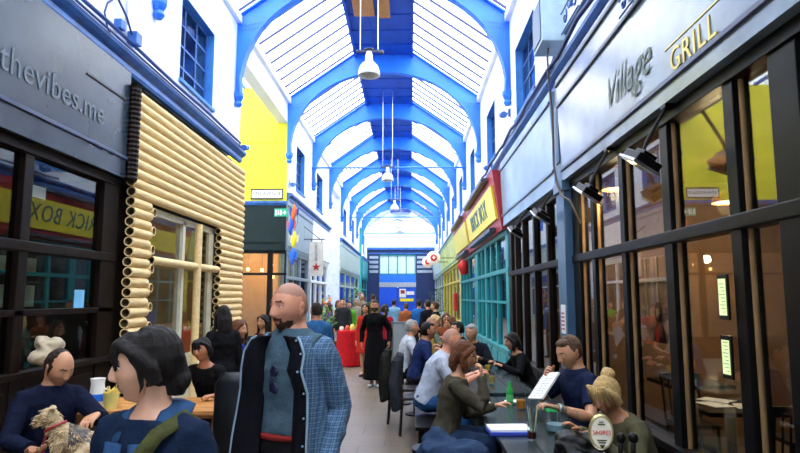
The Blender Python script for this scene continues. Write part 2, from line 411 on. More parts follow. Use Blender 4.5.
# pendant lamps
def pendant(y, z, i):
    t = thing('pendant_lamp', 'white bell shaped pendant lamp hanging from the roof, %s along the arcade' % ['first and largest', 'second', 'third', 'fourth', 'fifth'][i], 'pendant lamp', (CX, y, z), 'white pendant lamps down the arcade')
    MB().lathe((CX, y, z), [(.205, 0), (.212, .01), (.2, .1), (.17, .19), (.12, .25), (.07, .28), (.06, .28), (.115, .24), (.16, .18), (.19, .1), (.2, .01), (.205, 0)], 28).build('lamp_shade', M_SHADE, t, 'all')
    MB().lathe((CX, y, z + .26), [(0, 0), (.07, 0), (.075, .05), (.06, .2), (.05, .22), (0, .22)], 14).build('lamp_housing', M_METAL, t, True)
    MB().ell((CX, y, z + .12), .06).build('bulb', mat('unlit bulb', (.8, .8, .75), .2), t, 'all')
    MB().box(CX - .22, CX + .22, y - .02, y + .02, z + .47, z + .51).ell((CX + .24, y, z + .47), .045).ell((CX - .22, y, z + .49), .03).ell((CX, y, z + .53), (.1, .05, .03)).build('cross_bar', M_DARKM, t)
    for s in (-1, 1): MB().cyl((CX + s * .17, y, z + .5), (CX + s * .17, y, RID - .02), .008, n=6).build('hanging_rod', M_METAL, t)
M_DARKM = mat('dark grey metal', (.08, .09, .12), .4, .6)
for i, (y, z) in enumerate([(11.0, 5.9), (20.6, 5.75), (30.0, 6.1), (38.0, 6.1), (46.0, 6.2)]): pendant(y, z, i)

struct('wall_back_blocker', MB().box(WL - .3, WR + .3, Y0 - .2, Y0, 0, 9.1), mat('grey blue blocker wall', (.2, .26, .34), .6), 'added unseen wall blocking frontal sky light behind the viewer')  # unseen closure, added to keep flat sky light off camera-facing surfaces
# end wall ----------------------------------------------------------
e = YE
mb = MB().box(WL - .2, WR + .2, e, e + .2, 5.9, 9.2)
struct('wall_end', mb, mat('pale blue white gable', (.6, .75, .95), .7), 'pale gable wall at the far end')
struct('wall_end_lower', MB().box(WL - .2, -2.6, e, e + .2, 0, 5.9).box(.5, WR + .2, e, e + .2, 0, 5.9).box(-2.6, .5, e, e + .2, 5.3, 5.9), mat('navy painted boarding', (.012, .03, .12), .5))
struct('trim_20', MB().box(WL, WR, e - .12, e, 5.7, 5.9).box(WL, WR, e - .06, e, 5.35, 5.45), M_CORN, 'blue beam above the far windows')
w = thing('window_30', None, None, (-1.05, e, 3.7), kind='structure')
MB().box(-2.6, .5, e + .08, e + .12, 3.6, 5.3).build('pane', mat('milky lit pane', (.7, .85, .8), .3), w)
fr = MB()
for k in range(5): fr.box(-2.6 + k * .75, -2.6 + k * .75 + .07, e - .02, e + .1, 3.6, 5.3)
fr.box(-2.6, .5, e - .02, e + .1, 5.22, 5.3).box(-2.6, .5, e - .02, e + .1, 3.6, 3.7).build('window_frame', M_TEAL, w)
for n, (a, b) in enumerate([(-3.45, -2.7), (.6, 1.9)]):
    lv = MB()
    for k in range(4): lv.box(a, b, e - .06, e - .01, 3.75 + k * .4, 3.98 + k * .4)
    struct('window_%d' % (31 + n), lv, mat('pale grey louvre', (.35, .42, .5), .5))
struct('wall_end_panel', MB().box(-2.6, .5, e - .02, e + .1, 2.95, 3.6), M_BLUE)
struct('wall_end_strip', MB().box(-2.6, .5, e - .05, e + .1, 2.55, 2.95), mat('pale grey fascia', (.4, .45, .5), .5))
d = thing('door_1', None, None, (-1.05, e, 0), kind='structure')
for s in (0, 1): MB().box(-2.6 + s * 1.56, -1.06 + s * 1.56, e, e + .08, 0, 2.55).build('door_leaf', mat('vivid blue door', (.01, .1, .75), .4), d)
MB().box(-1.12, -1.0, e - .04, e, .2, 2.5).box(-2.6, .5, e - .03, e, 1.1, 1.16).build('door_rail', M_DBLUE, d)
tag(MB().box(-.9, -.35, e - .06, e - .04, 1.7, 2.4, 0).box(-.3, .35, e - .06, e - .04, 1.9, 2.2, 0).box(-.85, .3, e - .07, e - .05, 1.35, 1.6, 1).box(-.8, -.45, e - .07, e - .055, 2.0, 2.3, 2).build('poster', [M_PAPER, M_SIGNY, M_RED]), 'pale poster with yellow and red on the far blue doors', 'poster')
# ------------------------------------------------------------------ shop fronts
def front(label, xw, s, a, b, posts, zt, ztop, zsill, M, mid=None, bead=None, depth=.12, pw=.12, door=None, group=None, zb=None):
    """timber shop front on plane x=xw, s=+1 when the walkway is on the +x side. posts: y list"""
    t = thing('shopfront', label, 'shop front', (xw, (a + b) / 2, 0), group)
    x0, x1 = xw - s * depth, xw; pmap = {}
    for y, wd in posts:
        pst = MB().box(x0, x1, y - wd / 2, y + wd / 2, 0, ztop, b=.008).build('post', M, t); pmap[y] = pst
    MB().box(x0, x1 + s * .02, a, b, ztop - .1, ztop, b=.006).build('head_rail', M, t)
    MB().box(x0, x1 + s * .02, a, b, zt - .05, zt + .05, b=.012).build('transom', M, t)
    MB().box(x0, x1 + s * .05, a, b, zsill - .06, zsill, b=.01).build('sill', M, t)
    st = MB().box(x0 + s * .03, x1 - s * .01, a, b, 0, zsill - .06)
    ps = sorted(posts)
    for (p, w1), (q, w2) in zip(ps, ps[1:]):
        u, v = p + w1 / 2, q - w2 / 2
        if v - u > .25: st.box(x1 - s * .02, x1 + s * .012, u + .08, v - .08, .12, zsill - .16, b=.006)
    st.build('stall_riser', M, t)
    rows = [(zsill, zt - .05), (zt + .05, ztop - .1)] if mid is None else [(zsill, mid - .03), (mid + .03, zt - .05), (zt + .05, ztop - .1)]
    if mid: MB().box(x0, x1, a, b, mid - .03, mid + .03, b=.006).build('glazing_rail', M, t)
    xg = xw - s * depth * .5
    for (p, w1), (q, w2) in zip(ps, ps[1:]):
        u, v = p + w1 / 2, q - w2 / 2
        if v - u < .15: continue
        for z0, z1 in rows:
            MB().box(xg - .003, xg + .003, u - .01, v + .01, z0 - .01, z1 + .01).build('pane', M_GLASS, t)
        if bead:
            MB().box(xg - s * .01, xg + s * .02, v - .014, v, zsill, ztop - .1).build('bead', bead, pmap[q])
    if zb: pass
    return t
def fascia(label, xw, s, a, b, z0, z1, mpanel, mtrim, dep=.08, lean=0.0, lines=(), name='fascia_board'):
    t = thing(name, label, 'fascia', (xw, (a + b) / 2, z0))
    MB().prism([(xw - s * .1, a, z0), (xw + s * dep, a, z0), (xw + s * (dep + lean), a, z1), (xw - s * .1, a, z1)], (0, b - a, 0)).build('board', mpanel, t)
    tr = MB()
    for z in lines:
        xx = xw + s * (dep + lean * (z - z0) / (z1 - z0)); tr.box(xx - s * .01, xx + s * .025, a, b, z - .02, z + .02, b=.005)
    if lines: tr.build('moulding', mtrim, t)
    return t
# rooms behind the fronts ------------------------------------------
def room(name, x0, x1, y0, y1, z1, m, mf=None):
    mb = MB(); xb = x1 if abs(x1) > abs(x0) else x0; s = 1 if xb > 0 else -1
    mb.box(xb, xb + s * .1, y0, y1, 0, z1); mb.box(x0, x1, y0, y0 + .05, 0, z1); mb.box(x0, x1, y1 - .05, y1, 0, z1); mb.box(x0, x1, y0, y1, z1, z1 + .1)
    struct(name, mb, m)
room('wall_restaurant_room', WR + .13, WR + 3.6, -3, 7.8, 3.2, M_ROOM)
room('wall_second_restaurant_room', WR + .13, WR + 3, 7.9, 12.7, 3.2, M_ROOM)
room('wall_teal_shop_room', WR + .13, WR + 3, 12.8, 25, 3.1, M_ROOM)
room('wall_yellow_shop_room', WR + .13, WR + 3, 25.1, 50.9, 3.1, M_ROOM)
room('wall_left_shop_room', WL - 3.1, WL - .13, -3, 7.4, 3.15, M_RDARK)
room('wall_tube_shop_room', WL - 3.1, WL - .2, 7.45, 12.4, 4.2, mat('ochre interior wall', (.42, .34, .16), .8, var=.2))

M_FPAN = mat('blue grey gloss fascia', (.2, .26, .31), .2, spec=1.0, var=.35, vs=1.6, bump=.03, bs=5)
M_FDRK = mat('charcoal gloss fascia', (.025, .038, .055), .25, var=.3, vs=1.5, bump=.03, bs=4)
M_FTR = mat('fascia moulding blue', (.04, .06, .13), .35)
# right A
fa = fascia('glossy blue grey shop fascia lettered Village Grill above the near right windows', WR, -1, -6, 7.75, 3.23, 4.58, M_FPAN, M_FTR, .1, .06, (3.37, 4.22, 4.5))
front('near right black restaurant front with tall glazed bays and tan beads', WR, -1, -3, 7.75, [(-2.9, .2), (-1, .14), (.9, .14), (2.4, .14), (3.3, .26), (3.88, .13), (4.9, .15), (5.93, .12), (6.9, .12), (7.6, .3)], 2.2, 3.23, .56, M_BLACK, None, M_STRIP)
xs = WR - .1 - .06 * .45
M_GOLD = mat('gold leaf lettering', (.5, .38, .08), .3, .5); M_GREYL = mat('grey green script', (.22, .26, .22), .7, spec=.1)
def wtext(name, s, size, x, y, z, side, m, label, cat, parent=None, **k):
    xd = V((0, -side, 0)) if side < 0 else V((0, -1, 0))
    # walkway on the left of a right wall: text runs towards the camera
    xd = V((0, -1, 0)) if side < 0 else V((0, 1, 0))
    up = V((0, 0, 1)); M = TM((x, y, z), xd, up)
    o = text_mb(s, size, M, **k).build(name, m, parent)
    if parent is None: tag(o, label, cat)
    return o
wtext('lettering', 'Village', .44, WR - .128, 5.35, 3.70, -1, M_GREYL, None, None, fa, ext=.001, shear=.45)
wtext('lettering', 'GRILL', .25, WR - .118, 4.08, 3.48, -1, M_GOLD, None, None, fa, ext=.004, spacing=1.1)
MB().box(WR - .118, WR - .124, 3.65, 4.5, 3.61, 3.62).build('gold_line', M_GOLD, fa)
# pilaster between A and B
t = thing('pilaster', 'tall blue grey pilaster between the two right restaurants', 'pilaster', (WR, 7.95, 0))
MB().box(WR + .1, WR - .1, 7.75, 8.15, 0, 4.56, b=.01).box(WR, WR - .125, 7.72, 8.18, 0, .3, b=.01).box(WR, WR - .13, 7.72, 8.18, 3.1, 3.24, b=.01).build('shaft', M_LBLUE, t)
MB().box(WR - .1, WR - .12, 7.85, 8.05, 3.5, 4.3, b=.005).build('raised_panel', M_LBLUE, t)
# right B
fascia('pale blue grey fascia of the second right shop', WR, -1, 8.18, 12.8, 3.23, 4.58, mat('pale blue grey board', (.25, .4, .52), .25, var=.2, vs=1.5), M_LBLUE, .1, .05, (3.45, 4.42))
front('second right shop front in dark brown and blue grey timber', WR, -1, 8.18, 12.8, [(8.3, .2), (9.2, .12), (10.2, .12), (11.2, .12), (12.0, .12), (12.62, .34)], 2.2, 3.23, .56, M_WOOD)
# right C teal
def signboard(label, a, b, txt, z0=3.17, z1=4.47):
    t = thing('shop_sign', label, 'shop sign', (WR, (a + b) / 2, z0))
    ln = .2; x0 = WR - .12
    MB().prism([(WR + .05, a, z0), (x0, a, z0), (x0 - ln, a, z1), (WR + .05, a, z1)], (0, b - a, 0)).build('surround', M_RED, t)
    def p(z, o): return x0 - ln * (z - z0) / (z1 - z0) - o
    za, zb = z0 + .26, z1 - .3
    MB().prism([(p(za, .0), a + .25, za), (p(za, .05), a + .25, za), (p(zb, .05), a + .25, zb), (p(zb, 0), a + .25, zb)], (0, b - a - .5, 0)).build('panel', M_SIGNY, t); pn_ = [o for o in bpy.data.objects if o.parent == t and o.name.startswith('panel')][0]
    for z, pr in ((z0 + .03, 'lower_trough'), (z1 - .12, 'upper_trough')): MB().box(p(z, .02), p(z, .16), a + .8, b - .8, z, z + .1, b=.01).build(pr, M_DARKM, t)
    if txt:
        up = V((-ln, 0, z1 - z0)).normalized(); zz = (za + zb) / 2
        text_mb(txt, .62, TM((p(zz, .056), (a + b) / 2, zz), V((0, -1, 0)), up), ext=.006, spacing=1.12).build('lettering', mat('dark teal letters', (.01, .12, .18), .4), pn_)
    return t
signboard('large yellow and maroon sign lettered BRICK BOX over the teal shop', 12.85, 19.2, 'BRICK BOX')
signboard('smaller plain yellow and maroon sign beyond the BRICK BOX sign', 19.3, 25.0, None)
front('teal painted shop front under the BRICK BOX sign', WR, -1, 12.85, 19.2, [(13.05, .35), (14.6, .12), (15.7, .12), (16.8, .3), (17.8, .12), (18.8, .12), (19.0, .3)], 2.3, 3.17, .6, M_TEAL, 1.6)
front('teal painted shop front under the plain yellow sign', WR, -1, 19.2, 25, [(19.4, .3), (21.4, .12), (22.6, .12), (23.8, .12), (24.9, .25)], 2.3, 3.17, .6, M_TEAL, 1.6)
M_YG = mat('yellow green board', (.5, .55, .12), .4, var=.3, vs=1); M_OCH = mat('ochre yellow paint', (.62, .5, .05), .5)
fascia('yellow green fascia of the far right shops', WR, -1, 25.1, 38, 3.17, 4.5, M_YG, M_TEAL, .12, .1, (3.3, 4.4))
front('ochre yellow shop front on the far right', WR, -1, 25, 38, [(25.3, .6), (27.5, .3), (30, .3), (32.5, .3), (35, .3), (37.8, .4)], 2.4, 3.17, .7, M_OCH)
M_PALEG = mat('pale grey green paint', (.4, .5, .48), .5)
fascia('pale fascia of the last right shops by the end wall', WR, -1, 38, 51, 3.17, 4.5, M_PALEG, M_LBLUE, .1, .1, (3.3, 4.4))
front('pale shop front on the right nearest the end wall', WR, -1, 38, 51, [(38.3, .3), (41, .3), (44, .3), (47, .3), (50.7, .4)], 2.4, 3.17, .7, M_PALEG)

# left A
fb = fascia('charcoal gloss fascia with pale web address above the near left windows', WL, 1, -6, 7.32, 3.19, 4.56, M_FDRK, M_FTR, .1, .0, (3.44,))
wtext('lettering', 'thevibes.me', .355, WL + .106, 5.82, 3.80, 1, mat('faded grey letters', (.13, .16, .19), .5), None, None, fb, ext=.003, spacing=1.05)
MB().box(WL + .1, WL + .112, 6.3, 7.2, 4.15, 4.17).build('seam', M_BMAT, fb)
front('near left dark timber shop front with three rows of glass', WL, 1, -3, 7.35, [(-2.9, .2), (-1, .14), (1, .14), (2.6, .14), (4.1, .14), (5.6, .14), (7.2, .36)], 2.2, 3.19, 1.02, M_WOOD, 1.57)
t = tag(MB().loft([(WL + .13, 7.38, 3.17 + k * .03) for k in range(42)], [.075 + .012 * (k % 2) for k in range(42)], 10).build('corrugated_post', M_WOOD, None), 'brown ribbed post at the near end of the cardboard tubes', 'post')
# tube shop -------------------------------------------------------------
def ctube(p0, p1, label, r=.0625, parent=None, grp='horizontal cardboard tubes cladding the shop'):
    mb = MB(); p0 = V(p0); p1 = V(p1); ri = r * .78; n = 18
    mb.loft([p0, p1], [r, r], n, cap=False); mb.loft([p0, p1], [ri, ri], n, m=1, cap=False)
    s, u = frame(p1 - p0)
    for p in (p0, p1):
        vs = [p + s * math.cos(2 * PI * j / n) * q + u * math.sin(2 * PI * j / n) * q for q in (r, ri) for j in range(n)]
        mb.add(vs, [(j, (j + 1) % n, n + (j + 1) % n, n + j) for j in range(n)])
    o = mb.build('cardboard_tube', [M_CARD, M_CARDIN], parent, True)
    return tag(o, label, 'cardboard tube', grp)
XT = WL + .09; TP = .1283
for k in range(11):
    ctube((XT + .004 * (k % 3), 7.5 - .012 * (k % 2), 4.345 - k * TP), (XT, 12.55, 4.345 - k * TP), 'full length cardboard tube above the shop window, %s from the top' % ('topmost' if k == 0 else ORD[k]))
for k in range(21):
    z = 4.345 - (11 + k) * TP
    if z < .06: break
    ctube((XT + .01 * (k % 2), 7.5, z), (XT, 8.02 + .04 * (k % 2), z), 'short cardboard tube left of the window, %s below the long ones' % (ORD[k] if k < 12 else 'one of those far'), grp='short cardboard tubes left of the shop window')
    ctube((XT + .01 * (k % 2), 11.0 + .05 * (k % 2), z), (XT, 12.55, z), 'short cardboard tube right of the window, %s below the long ones' % (ORD[k] if k < 12 else 'one of those far'), grp='short cardboard tubes right of the shop window')
    if k % 2 == 0:
        ctube((XT - .2, 8.1, z - TP / 2), (XT + .06, 8.1, z - TP / 2), 'cardboard tube end poking out at the window side, %s from the top' % (ORD[k // 2]), grp='tube ends beside the window')
ctube((XT + .02, 9.95, .02), (XT + .02, 9.95, 2.93), 'upright cardboard tube dividing the shop window', grp=None)
ctube((XT - .0, 8.17, 2.22), (XT, 9.88, 2.22), 'horizontal cardboard rail across the left half of the window', grp=None)
ctube((XT - .0, 10.02, 2.22), (XT, 11.02, 2.22), 'horizontal cardboard rail across the right half of the window', grp=None)
M_CREAM = mat('cream window paint', (.75, .72, .55), .5)
t = thing('shop_window', 'cream framed shop window behind the cardboard tubes', 'shop window', (WL, 9.7, 0))
mb = MB()
for y in (8.06, 9.55, 10.95): mb.box(WL - .1, WL, y, y + .1, .8, 2.95)
mb.box(WL - .1, WL, 8.06, 11.05, .72, .8).box(WL - .1, WL, 8.06, 11.05, 2.88, 2.98).build('window_frame', M_CREAM, t)
for a, b in ((8.15, 9.56), (9.64, 10.96)): MB().box(WL - .055, WL - .049, a, b, .8, 2.9).build('pane', M_GLASS, t)
MB().box(WL - .12, WL, 8.0, 11.05, 0, .72).build('stall_riser', M_CREAM, t)
struct('wall_left_tubes', wall_holes(WL - .2, WL - .11, 7.4, 12.47, 0, 4.6, [(8.05, 11.05, 0, 2.99)]), M_WOOD)
# figurine in the window
p = at(152, 300, 7.9); fx, fy = WL - .35, 8.75
t = thing('figurine', 'white robed figurine with a red halo standing in the tube shop window', 'figurine', (fx, fy, 1.25))
MB().loft([(fx, fy, 1.25), (fx, fy, 1.5), (fx, fy, 1.75), (fx, fy, 1.95), (fx, fy, 2.02)], [.14, .12, .1, .09, .04], 14).loft([(fx + .05, fy - .08, 1.85), (fx + .14, fy - .05, 1.7), (fx + .12, fy, 1.62)], [.03, .03, .02], 8).build('robe', M_PAPER, t, 'all')
MB().ell((fx, fy, 2.08), (.055, .055, .07)).build('head', mat('painted face', (.6, .4, .3), .5), t, 'all')
MB().lathe((fx - .03, fy, 2.1), [(.1, -.01), (.13, -.01), (.13, .01), (.1, .01), (.1, -.01)], 16, R=Matrix.Rotation(PI / 2, 3, 'Y')).build('halo', M_RED, t, True)
tag(MB().box(fx - .4, fx + .25, 8.2, 11.2, .75, 1.25, b=.01).build('display_shelf', M_ORWOOD), 'wooden display shelf inside the tube shop window', 'shelf')

# shop under the yellow wall (faces the camera)
t = thing('shopfront', 'dark shop front with warm lit window beneath the yellow wall', 'shop front', (-5.5, YW, 0))
MB().box(-9, WL, YW - .1, YW, 3.08, 4.4, b=.01).box(-9, WL, YW - .13, YW - .1, 3.3, 3.34).build('board', mat('dark green black board', (.008, .02, .022), .5, spec=.2), t)
MB().box(-9, WL, YW - .06, YW, 2.98, 3.08).box(-4.15, -4.0, YW - .1, YW, 0, 3.08).box(-3.62, WL, YW - .1, YW, 0, 3.08).box(-9, -3.6, YW - .1, YW, 0, .6).box(-5.5, -5.4, YW - .1, YW, 0, 3.08).box(-9, -3.6, YW - .09, YW, 2.35, 2.42).build('post', M_BLACK, t)
MB().box(-9, -3.6, YW - .05, YW - .044, .6, 3.0).build('pane', M_GLASS, t)
struct('wall_warm_room', MB().box(-9, -3.85, 20.4, 20.5, 0, 3.4).box(-9, -3.85, YW, 20.5, 3.4, 3.5).box(-9, -8.9, YW, 20.4, 0, 3.4).box(-3.86, -3.78, YW + .02, 20.5, 0, 3.4), mat('warm orange room wall', (.55, .3, .08), .8))
for i, (x, z, yy) in enumerate([(-4.6, 2.55, 18.6), (-4.35, 2.35, 19.0), (-5.2, 2.6, 19.2), (-4.25, 2.7, 18.4)]):
    t = thing('bulb_lamp', 'glowing bulb in the orange lit shop, %s' % ['hanging left of centre', 'hanging lowest', 'hanging leftmost', 'hanging rightmost'][i], 'lamp', (x, yy, z), 'bulbs glowing in the orange lit shop')
    MB().ell((x, yy, z), .05).build('bulb', mat('glowing warm bulb', (1, .55, .18), .3, emit=14), t, 'all')
    MB().cyl((x, yy, z + .04), (x, yy, 3.4), .008, n=5).build('flex', M_BMAT, t)
for i, (x, y, z, e_) in enumerate([(-5, 19.0, 2.9, 110), (WL - 1.5, 10, 3.2, 45), (3.4, 6.4, 2.7, 110), (3.6, 10.5, 2.7, 80), (-4.7, 5.6, 2.8, 5), (2.32, 6.7, 2.9, 55)]):  # last entry is an added lamp, there only to brighten the picture
    l = bpy.data.lights.new('room_light', 'POINT'); l.energy = e_; l.color = (1, .68, .35); l.shadow_soft_size = .12
    o = bpy.data.objects.new('room_light', l); COL.objects.link(o); o.location = (x, y, z)
    if i:
        t = thing('pendant_lamp', ['', 'warm pendant lamp inside the tube shop', 'warm pendant lamp inside the near right restaurant', 'warm pendant lamp inside the second right restaurant', 'warm pendant lamp inside the near left shop', 'small added lamp just inside the glass to brighten the brown picture'][i], 'pendant lamp', (x, y, z))
        MB().lathe((x, y, z + .02), [(.16, 0), (.14, .07), (.05, .13), (.04, .13), (.13, .06), (.15, 0), (.16, 0)], 16).build('lamp_shade', M_ORWOOD, t, 'all'); MB().cyl((x, y, z + .14), (x, y, 3.15 if i > 1 else 4.2), .006, n=5).build('flex', M_BMAT, t)
# street name plate + exit sign
t = thing('street_sign', 'white street name plate lettered 5TH AVENUE at the foot of the yellow wall', 'sign', (-4.2, YW - .08, 4.7))
MB().box(-4.68, -3.76, YW - .09, YW - .062, 4.6, 4.88, b=.005).build('plate', M_PAPER, t); pl_ = [o for o in bpy.data.objects if o.parent == t][0]
fr = MB().box(-4.7, -3.74, YW - .1, YW - .09, 4.86, 4.9).box(-4.7, -3.74, YW - .1, YW - .09, 4.58, 4.62).box(-4.7, -4.67, YW - .1, YW - .09, 4.6, 4.88).box(-3.77, -3.74, YW - .1, YW - .09, 4.6, 4.88).build('rim', M_BMAT, t)
text_mb('5TH AVENUE', .145, TM((-4.22, YW - .093, 4.74), (1, 0, 0), (0, 0, 1))).build('lettering', M_BMAT, pl_)
t = thing('exit_sign', 'green exit sign with running figure and arrow on the dark fascia', 'sign', (-3.78, YW - .12, 4.15))
MB().box(-3.98, -3.58, YW - .13, YW - .1, 4.06, 4.3, b=.005).build('plate', mat('exit green', (.02, .35, .2), .4), t)
mb = MB(); y = YW - .135
mb.box(-3.95, -3.9, y, y + .01, 4.1, 4.26).box(-3.81, -3.76, y, y + .01, 4.1, 4.26).ell((-3.855, y, 4.235), (.015, .006, .015), n=8, k=6).box(-3.87, -3.84, y, y + .01, 4.12, 4.21)
mb.prism([(-3.62, y, 4.18), (-3.68, y, 4.25), (-3.68, y, 4.2), (-3.73, y, 4.2), (-3.73, y, 4.16), (-3.68, y, 4.16), (-3.68, y, 4.11)], (0, .01, 0)).build('pictogram', M_PAPER, t)
# left B block 17.5-26.6
M_GB = mat('grey blue board', (.28, .36, .42), .5, var=.15)
fascia('grey blue fascia of the left shop beyond the yellow wall', WL, 1, 17.5, 22.0, 3.1, 4.56, M_GB, M_LBLUE, .06, 0, (3.2, 4.4))
front('grey left shop front beyond the yellow wall', WL, 1, 17.5, 22.0, [(17.7, .3), (18.8, .12), (20, .12), (21.7, .5)], 2.3, 3.1, .6, M_GB)
fascia('white fascia of the left shop behind the star banner', WL, 1, 22.05, 26.6, 3.1, 4.56, M_WHITE, M_GB, .06, 0, (3.2,))
front('white left shop front behind the star banner', WL, 1, 22.05, 26.6, [(22.2, .2), (23.4, .12), (24.8, .12), (26.4, .3)], 2.3, 3.1, .6, M_WHITE)
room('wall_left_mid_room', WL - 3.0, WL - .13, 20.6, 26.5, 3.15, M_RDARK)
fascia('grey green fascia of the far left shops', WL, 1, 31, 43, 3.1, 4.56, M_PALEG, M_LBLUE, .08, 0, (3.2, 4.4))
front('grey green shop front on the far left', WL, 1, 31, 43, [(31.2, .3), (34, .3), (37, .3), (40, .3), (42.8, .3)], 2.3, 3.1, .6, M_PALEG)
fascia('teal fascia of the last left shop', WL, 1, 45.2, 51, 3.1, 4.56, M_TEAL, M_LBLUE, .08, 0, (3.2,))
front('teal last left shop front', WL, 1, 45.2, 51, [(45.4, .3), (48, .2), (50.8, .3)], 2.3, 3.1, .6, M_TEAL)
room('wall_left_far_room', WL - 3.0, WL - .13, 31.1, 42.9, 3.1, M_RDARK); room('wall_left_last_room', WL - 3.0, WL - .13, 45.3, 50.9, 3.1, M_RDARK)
struct('wall_avenue_teal', MB().box(-12, WL, 45.14, 45.2, 0, 8), M_TEAL)

# star banner
t = thing('hanging_banner', 'white hanging banner with a red star on a black bracket', 'banner', (-3.2, 20.2, 2.5))
MB().box(-3.4, -2.93, 20.19, 20.21, 2.42, 3.58).build('cloth', mat('off white cloth', (.75, .72, .66), .8), t)
cx, cz, yy = -3.16, 2.72, 20.17
MB().prism([(cx + (.15 if k % 2 == 0 else .06) * math.sin(PI * k / 5), yy, cz + (.15 if k % 2 == 0 else .06) * math.cos(PI * k / 5)) for k in range(10)], (0, .02, 0)).build('star', mat('star red', (.5, .02, .02), .6), t)
text_mb('BRIXTON', .13, TM((-3.16, 20.18, 3.2), (0, 0, 1), (-1, 0, 0))).build('lettering', mat('faded grey ink', (.3, .3, .3), .6), t)
MB().cyl((WL + .05, 20.2, 3.66), (-2.88, 20.2, 3.66), .015, n=6).cyl((WL + .05, 20.2, 3.66), (WL + .05, 20.2, 4.1), .015, n=6).cyl((WL + .05, 20.2, 4.1), (-3.05, 20.2, 3.67), .012, n=6).box(-3.35, -3.33, 20.19, 20.21, 3.55, 3.68).box(-3.0, -2.98, 20.19, 20.21, 3.55, 3.68).build('bracket', M_BMAT, t)
# hanging parrots / kites at the corner
for i, (px, py, c1, c2, nm) in enumerate([(294, 213, (.7, .12, .02), (.05, .1, .5), 'orange and blue'), (291, 226, (.02, .1, .6), (.6, .1, .1), 'blue'), (294, 240, (.85, .7, .02), (.8, .75, .6), 'yellow'), (293, 256, (.02, .12, .75), (.02, .2, .6), 'small bright blue')]):
    p = at(px, py, 17.0); t = thing('hanging_ornament', '%s fabric ornament hanging at the corner below the yellow wall' % nm, 'ornament', p, 'fabric ornaments hung at the corner')
    a = mat('ornament a%d' % i, c1, .7); b = mat('ornament b%d' % i, c2, .7)
    MB().loft([p + V((0, 0, .25)), p + V((.02, 0, .12)), p, p - V((.02, 0, .16)), p - V((0, 0, .26))], [.02, .06, .075, .05, .015], 10).build('body', a, t, 'all')
    for s in (-1, 1): MB().prism([p + V((s * .06, .01, .1)), p + V((s * .14, .01, .16)), p + V((s * .12, .01, -.04)), p + V((s * .07, .01, -.1))], (0, .03, 0)).build('wing', b, t)
    if i == 0: MB().cyl(p + V((0, 0, .24)), V((p.x, YW - .14, 4.5)), .006, n=4).build('string', M_BMAT, t)
    else: MB().tube([p + V((0, 0, .24)), p + V((.09 * (1 - 2 * (i % 2)), 0, .5)), V((p.x + .09 * (1 - 2 * (i % 2)), p.y, 4.3)), V((p.x, YW - .14, 4.5))], .005, 4).build('string', M_BMAT, t)
# round lanterns
for i, (px, py, y) in enumerate([(433.5, 258, 27.0), (427.5, 262, 31.0)]):
    p = at(px, py, y); r = .31 - .03 * i
    t = thing('round_lantern', ['white round lantern sign with a big red spot', 'pale round lantern with red writing behind the first'][i], 'lantern', p, 'round lantern signs on the far right')
    MB().ell(p, (r, r, r), n=20, k=12).build('globe', mat('lantern %d' % i, [(.85, .8, .75), (.85, .6, .5)][i], .5, emit=.3), t, 'all')
    MB().lathe(p, [(0, r * .98), (r * .3, r * .96), (r * .5, r * .88), (r * .52, r * .8)], 18, R=Matrix.Rotation(PI / 2, 3, 'X')).build('red_spot', mat('lantern red', (.7, .02, .01), .5, emit=.2), t, 'all')
    MB().cyl(p, V((WR + .0, y, p.z + .0)), .02, n=6).build('bracket', M_BMAT, t)
# red heart decorations on the teal front
tag(MB().loft([(WR - .2, 21, 2.5), (WR - .25, 21, 2.8), (WR - .2, 21, 3.0)], [.12, .2, .1], 10).cyl((WR - .2, 21, 3.0), (WR - .05, 21, 3.2), .01, n=5).build('hanging_lantern', mat('red fabric', (.65, .02, .02), .6), None, 'all'), 'red fabric lantern hanging on the teal shop front', 'lantern')
p = at(451, 305, 26.8)
tag(MB().box(WR - .16, WR - .03, 26.6, 27.3, 1.1, 1.9, b=.03).build('post_box', mat('red box', (.65, .03, .02), .4), None), 'small red box on the ochre shop pillar', 'box')

# flood lights ----------------------------------------------------------
M_LAMPG = mat('flood lamp glass', (.6, .66, .68), .1, var=.1)
def flood(px, py, X, label):
    y = 1; 
    for _ in range(1):
        p = at(px, py, 5.0); y = 5.0 * X / p.x; p = at(px, py, y)
    t = thing('floodlight', label, 'floodlight', p, 'floodlights under the right fascias')
    R = Matrix.Rotation(.35, 3, 'X') @ Matrix.Rotation(.55, 3, 'Y')
    q = MB().obox(p, (.21, .30, .07), R, b=.012).obox(p - R @ V((0, 0, -.045)), (.12, .18, .05), R, b=.012); q.build('lamp_body', M_BLACK, t)
    MB().obox(p - R @ V((0, 0, .04)), (.24, .33, .02), R, b=.006).build('rim', M_METAL, t)
    MB().obox(p - R @ V((0, 0, .052)), (.19, .28, .01), R).build('lens', M_LAMPG, t)
    MB().tube([p + V((0, 0, .04)), p + V((.05, 0, .16)), V((WR - .06, p.y, 3.24))], .014).box(WR - .1, WR - .02, p.y - .05, p.y + .05, 3.2, 3.23).build('arm', M_BLACK, t)
    return t
flood(642, 160, 1.82, 'largest and nearest floodlight under the right fascia')
flood(589, 192, 1.82, 'second floodlight under the right fascia')
flood(541, 215, 1.82, 'third floodlight, first beyond the blue grey pilaster')
flood(516, 231, 1.82, 'smallest floodlight, furthest along the right fascia')
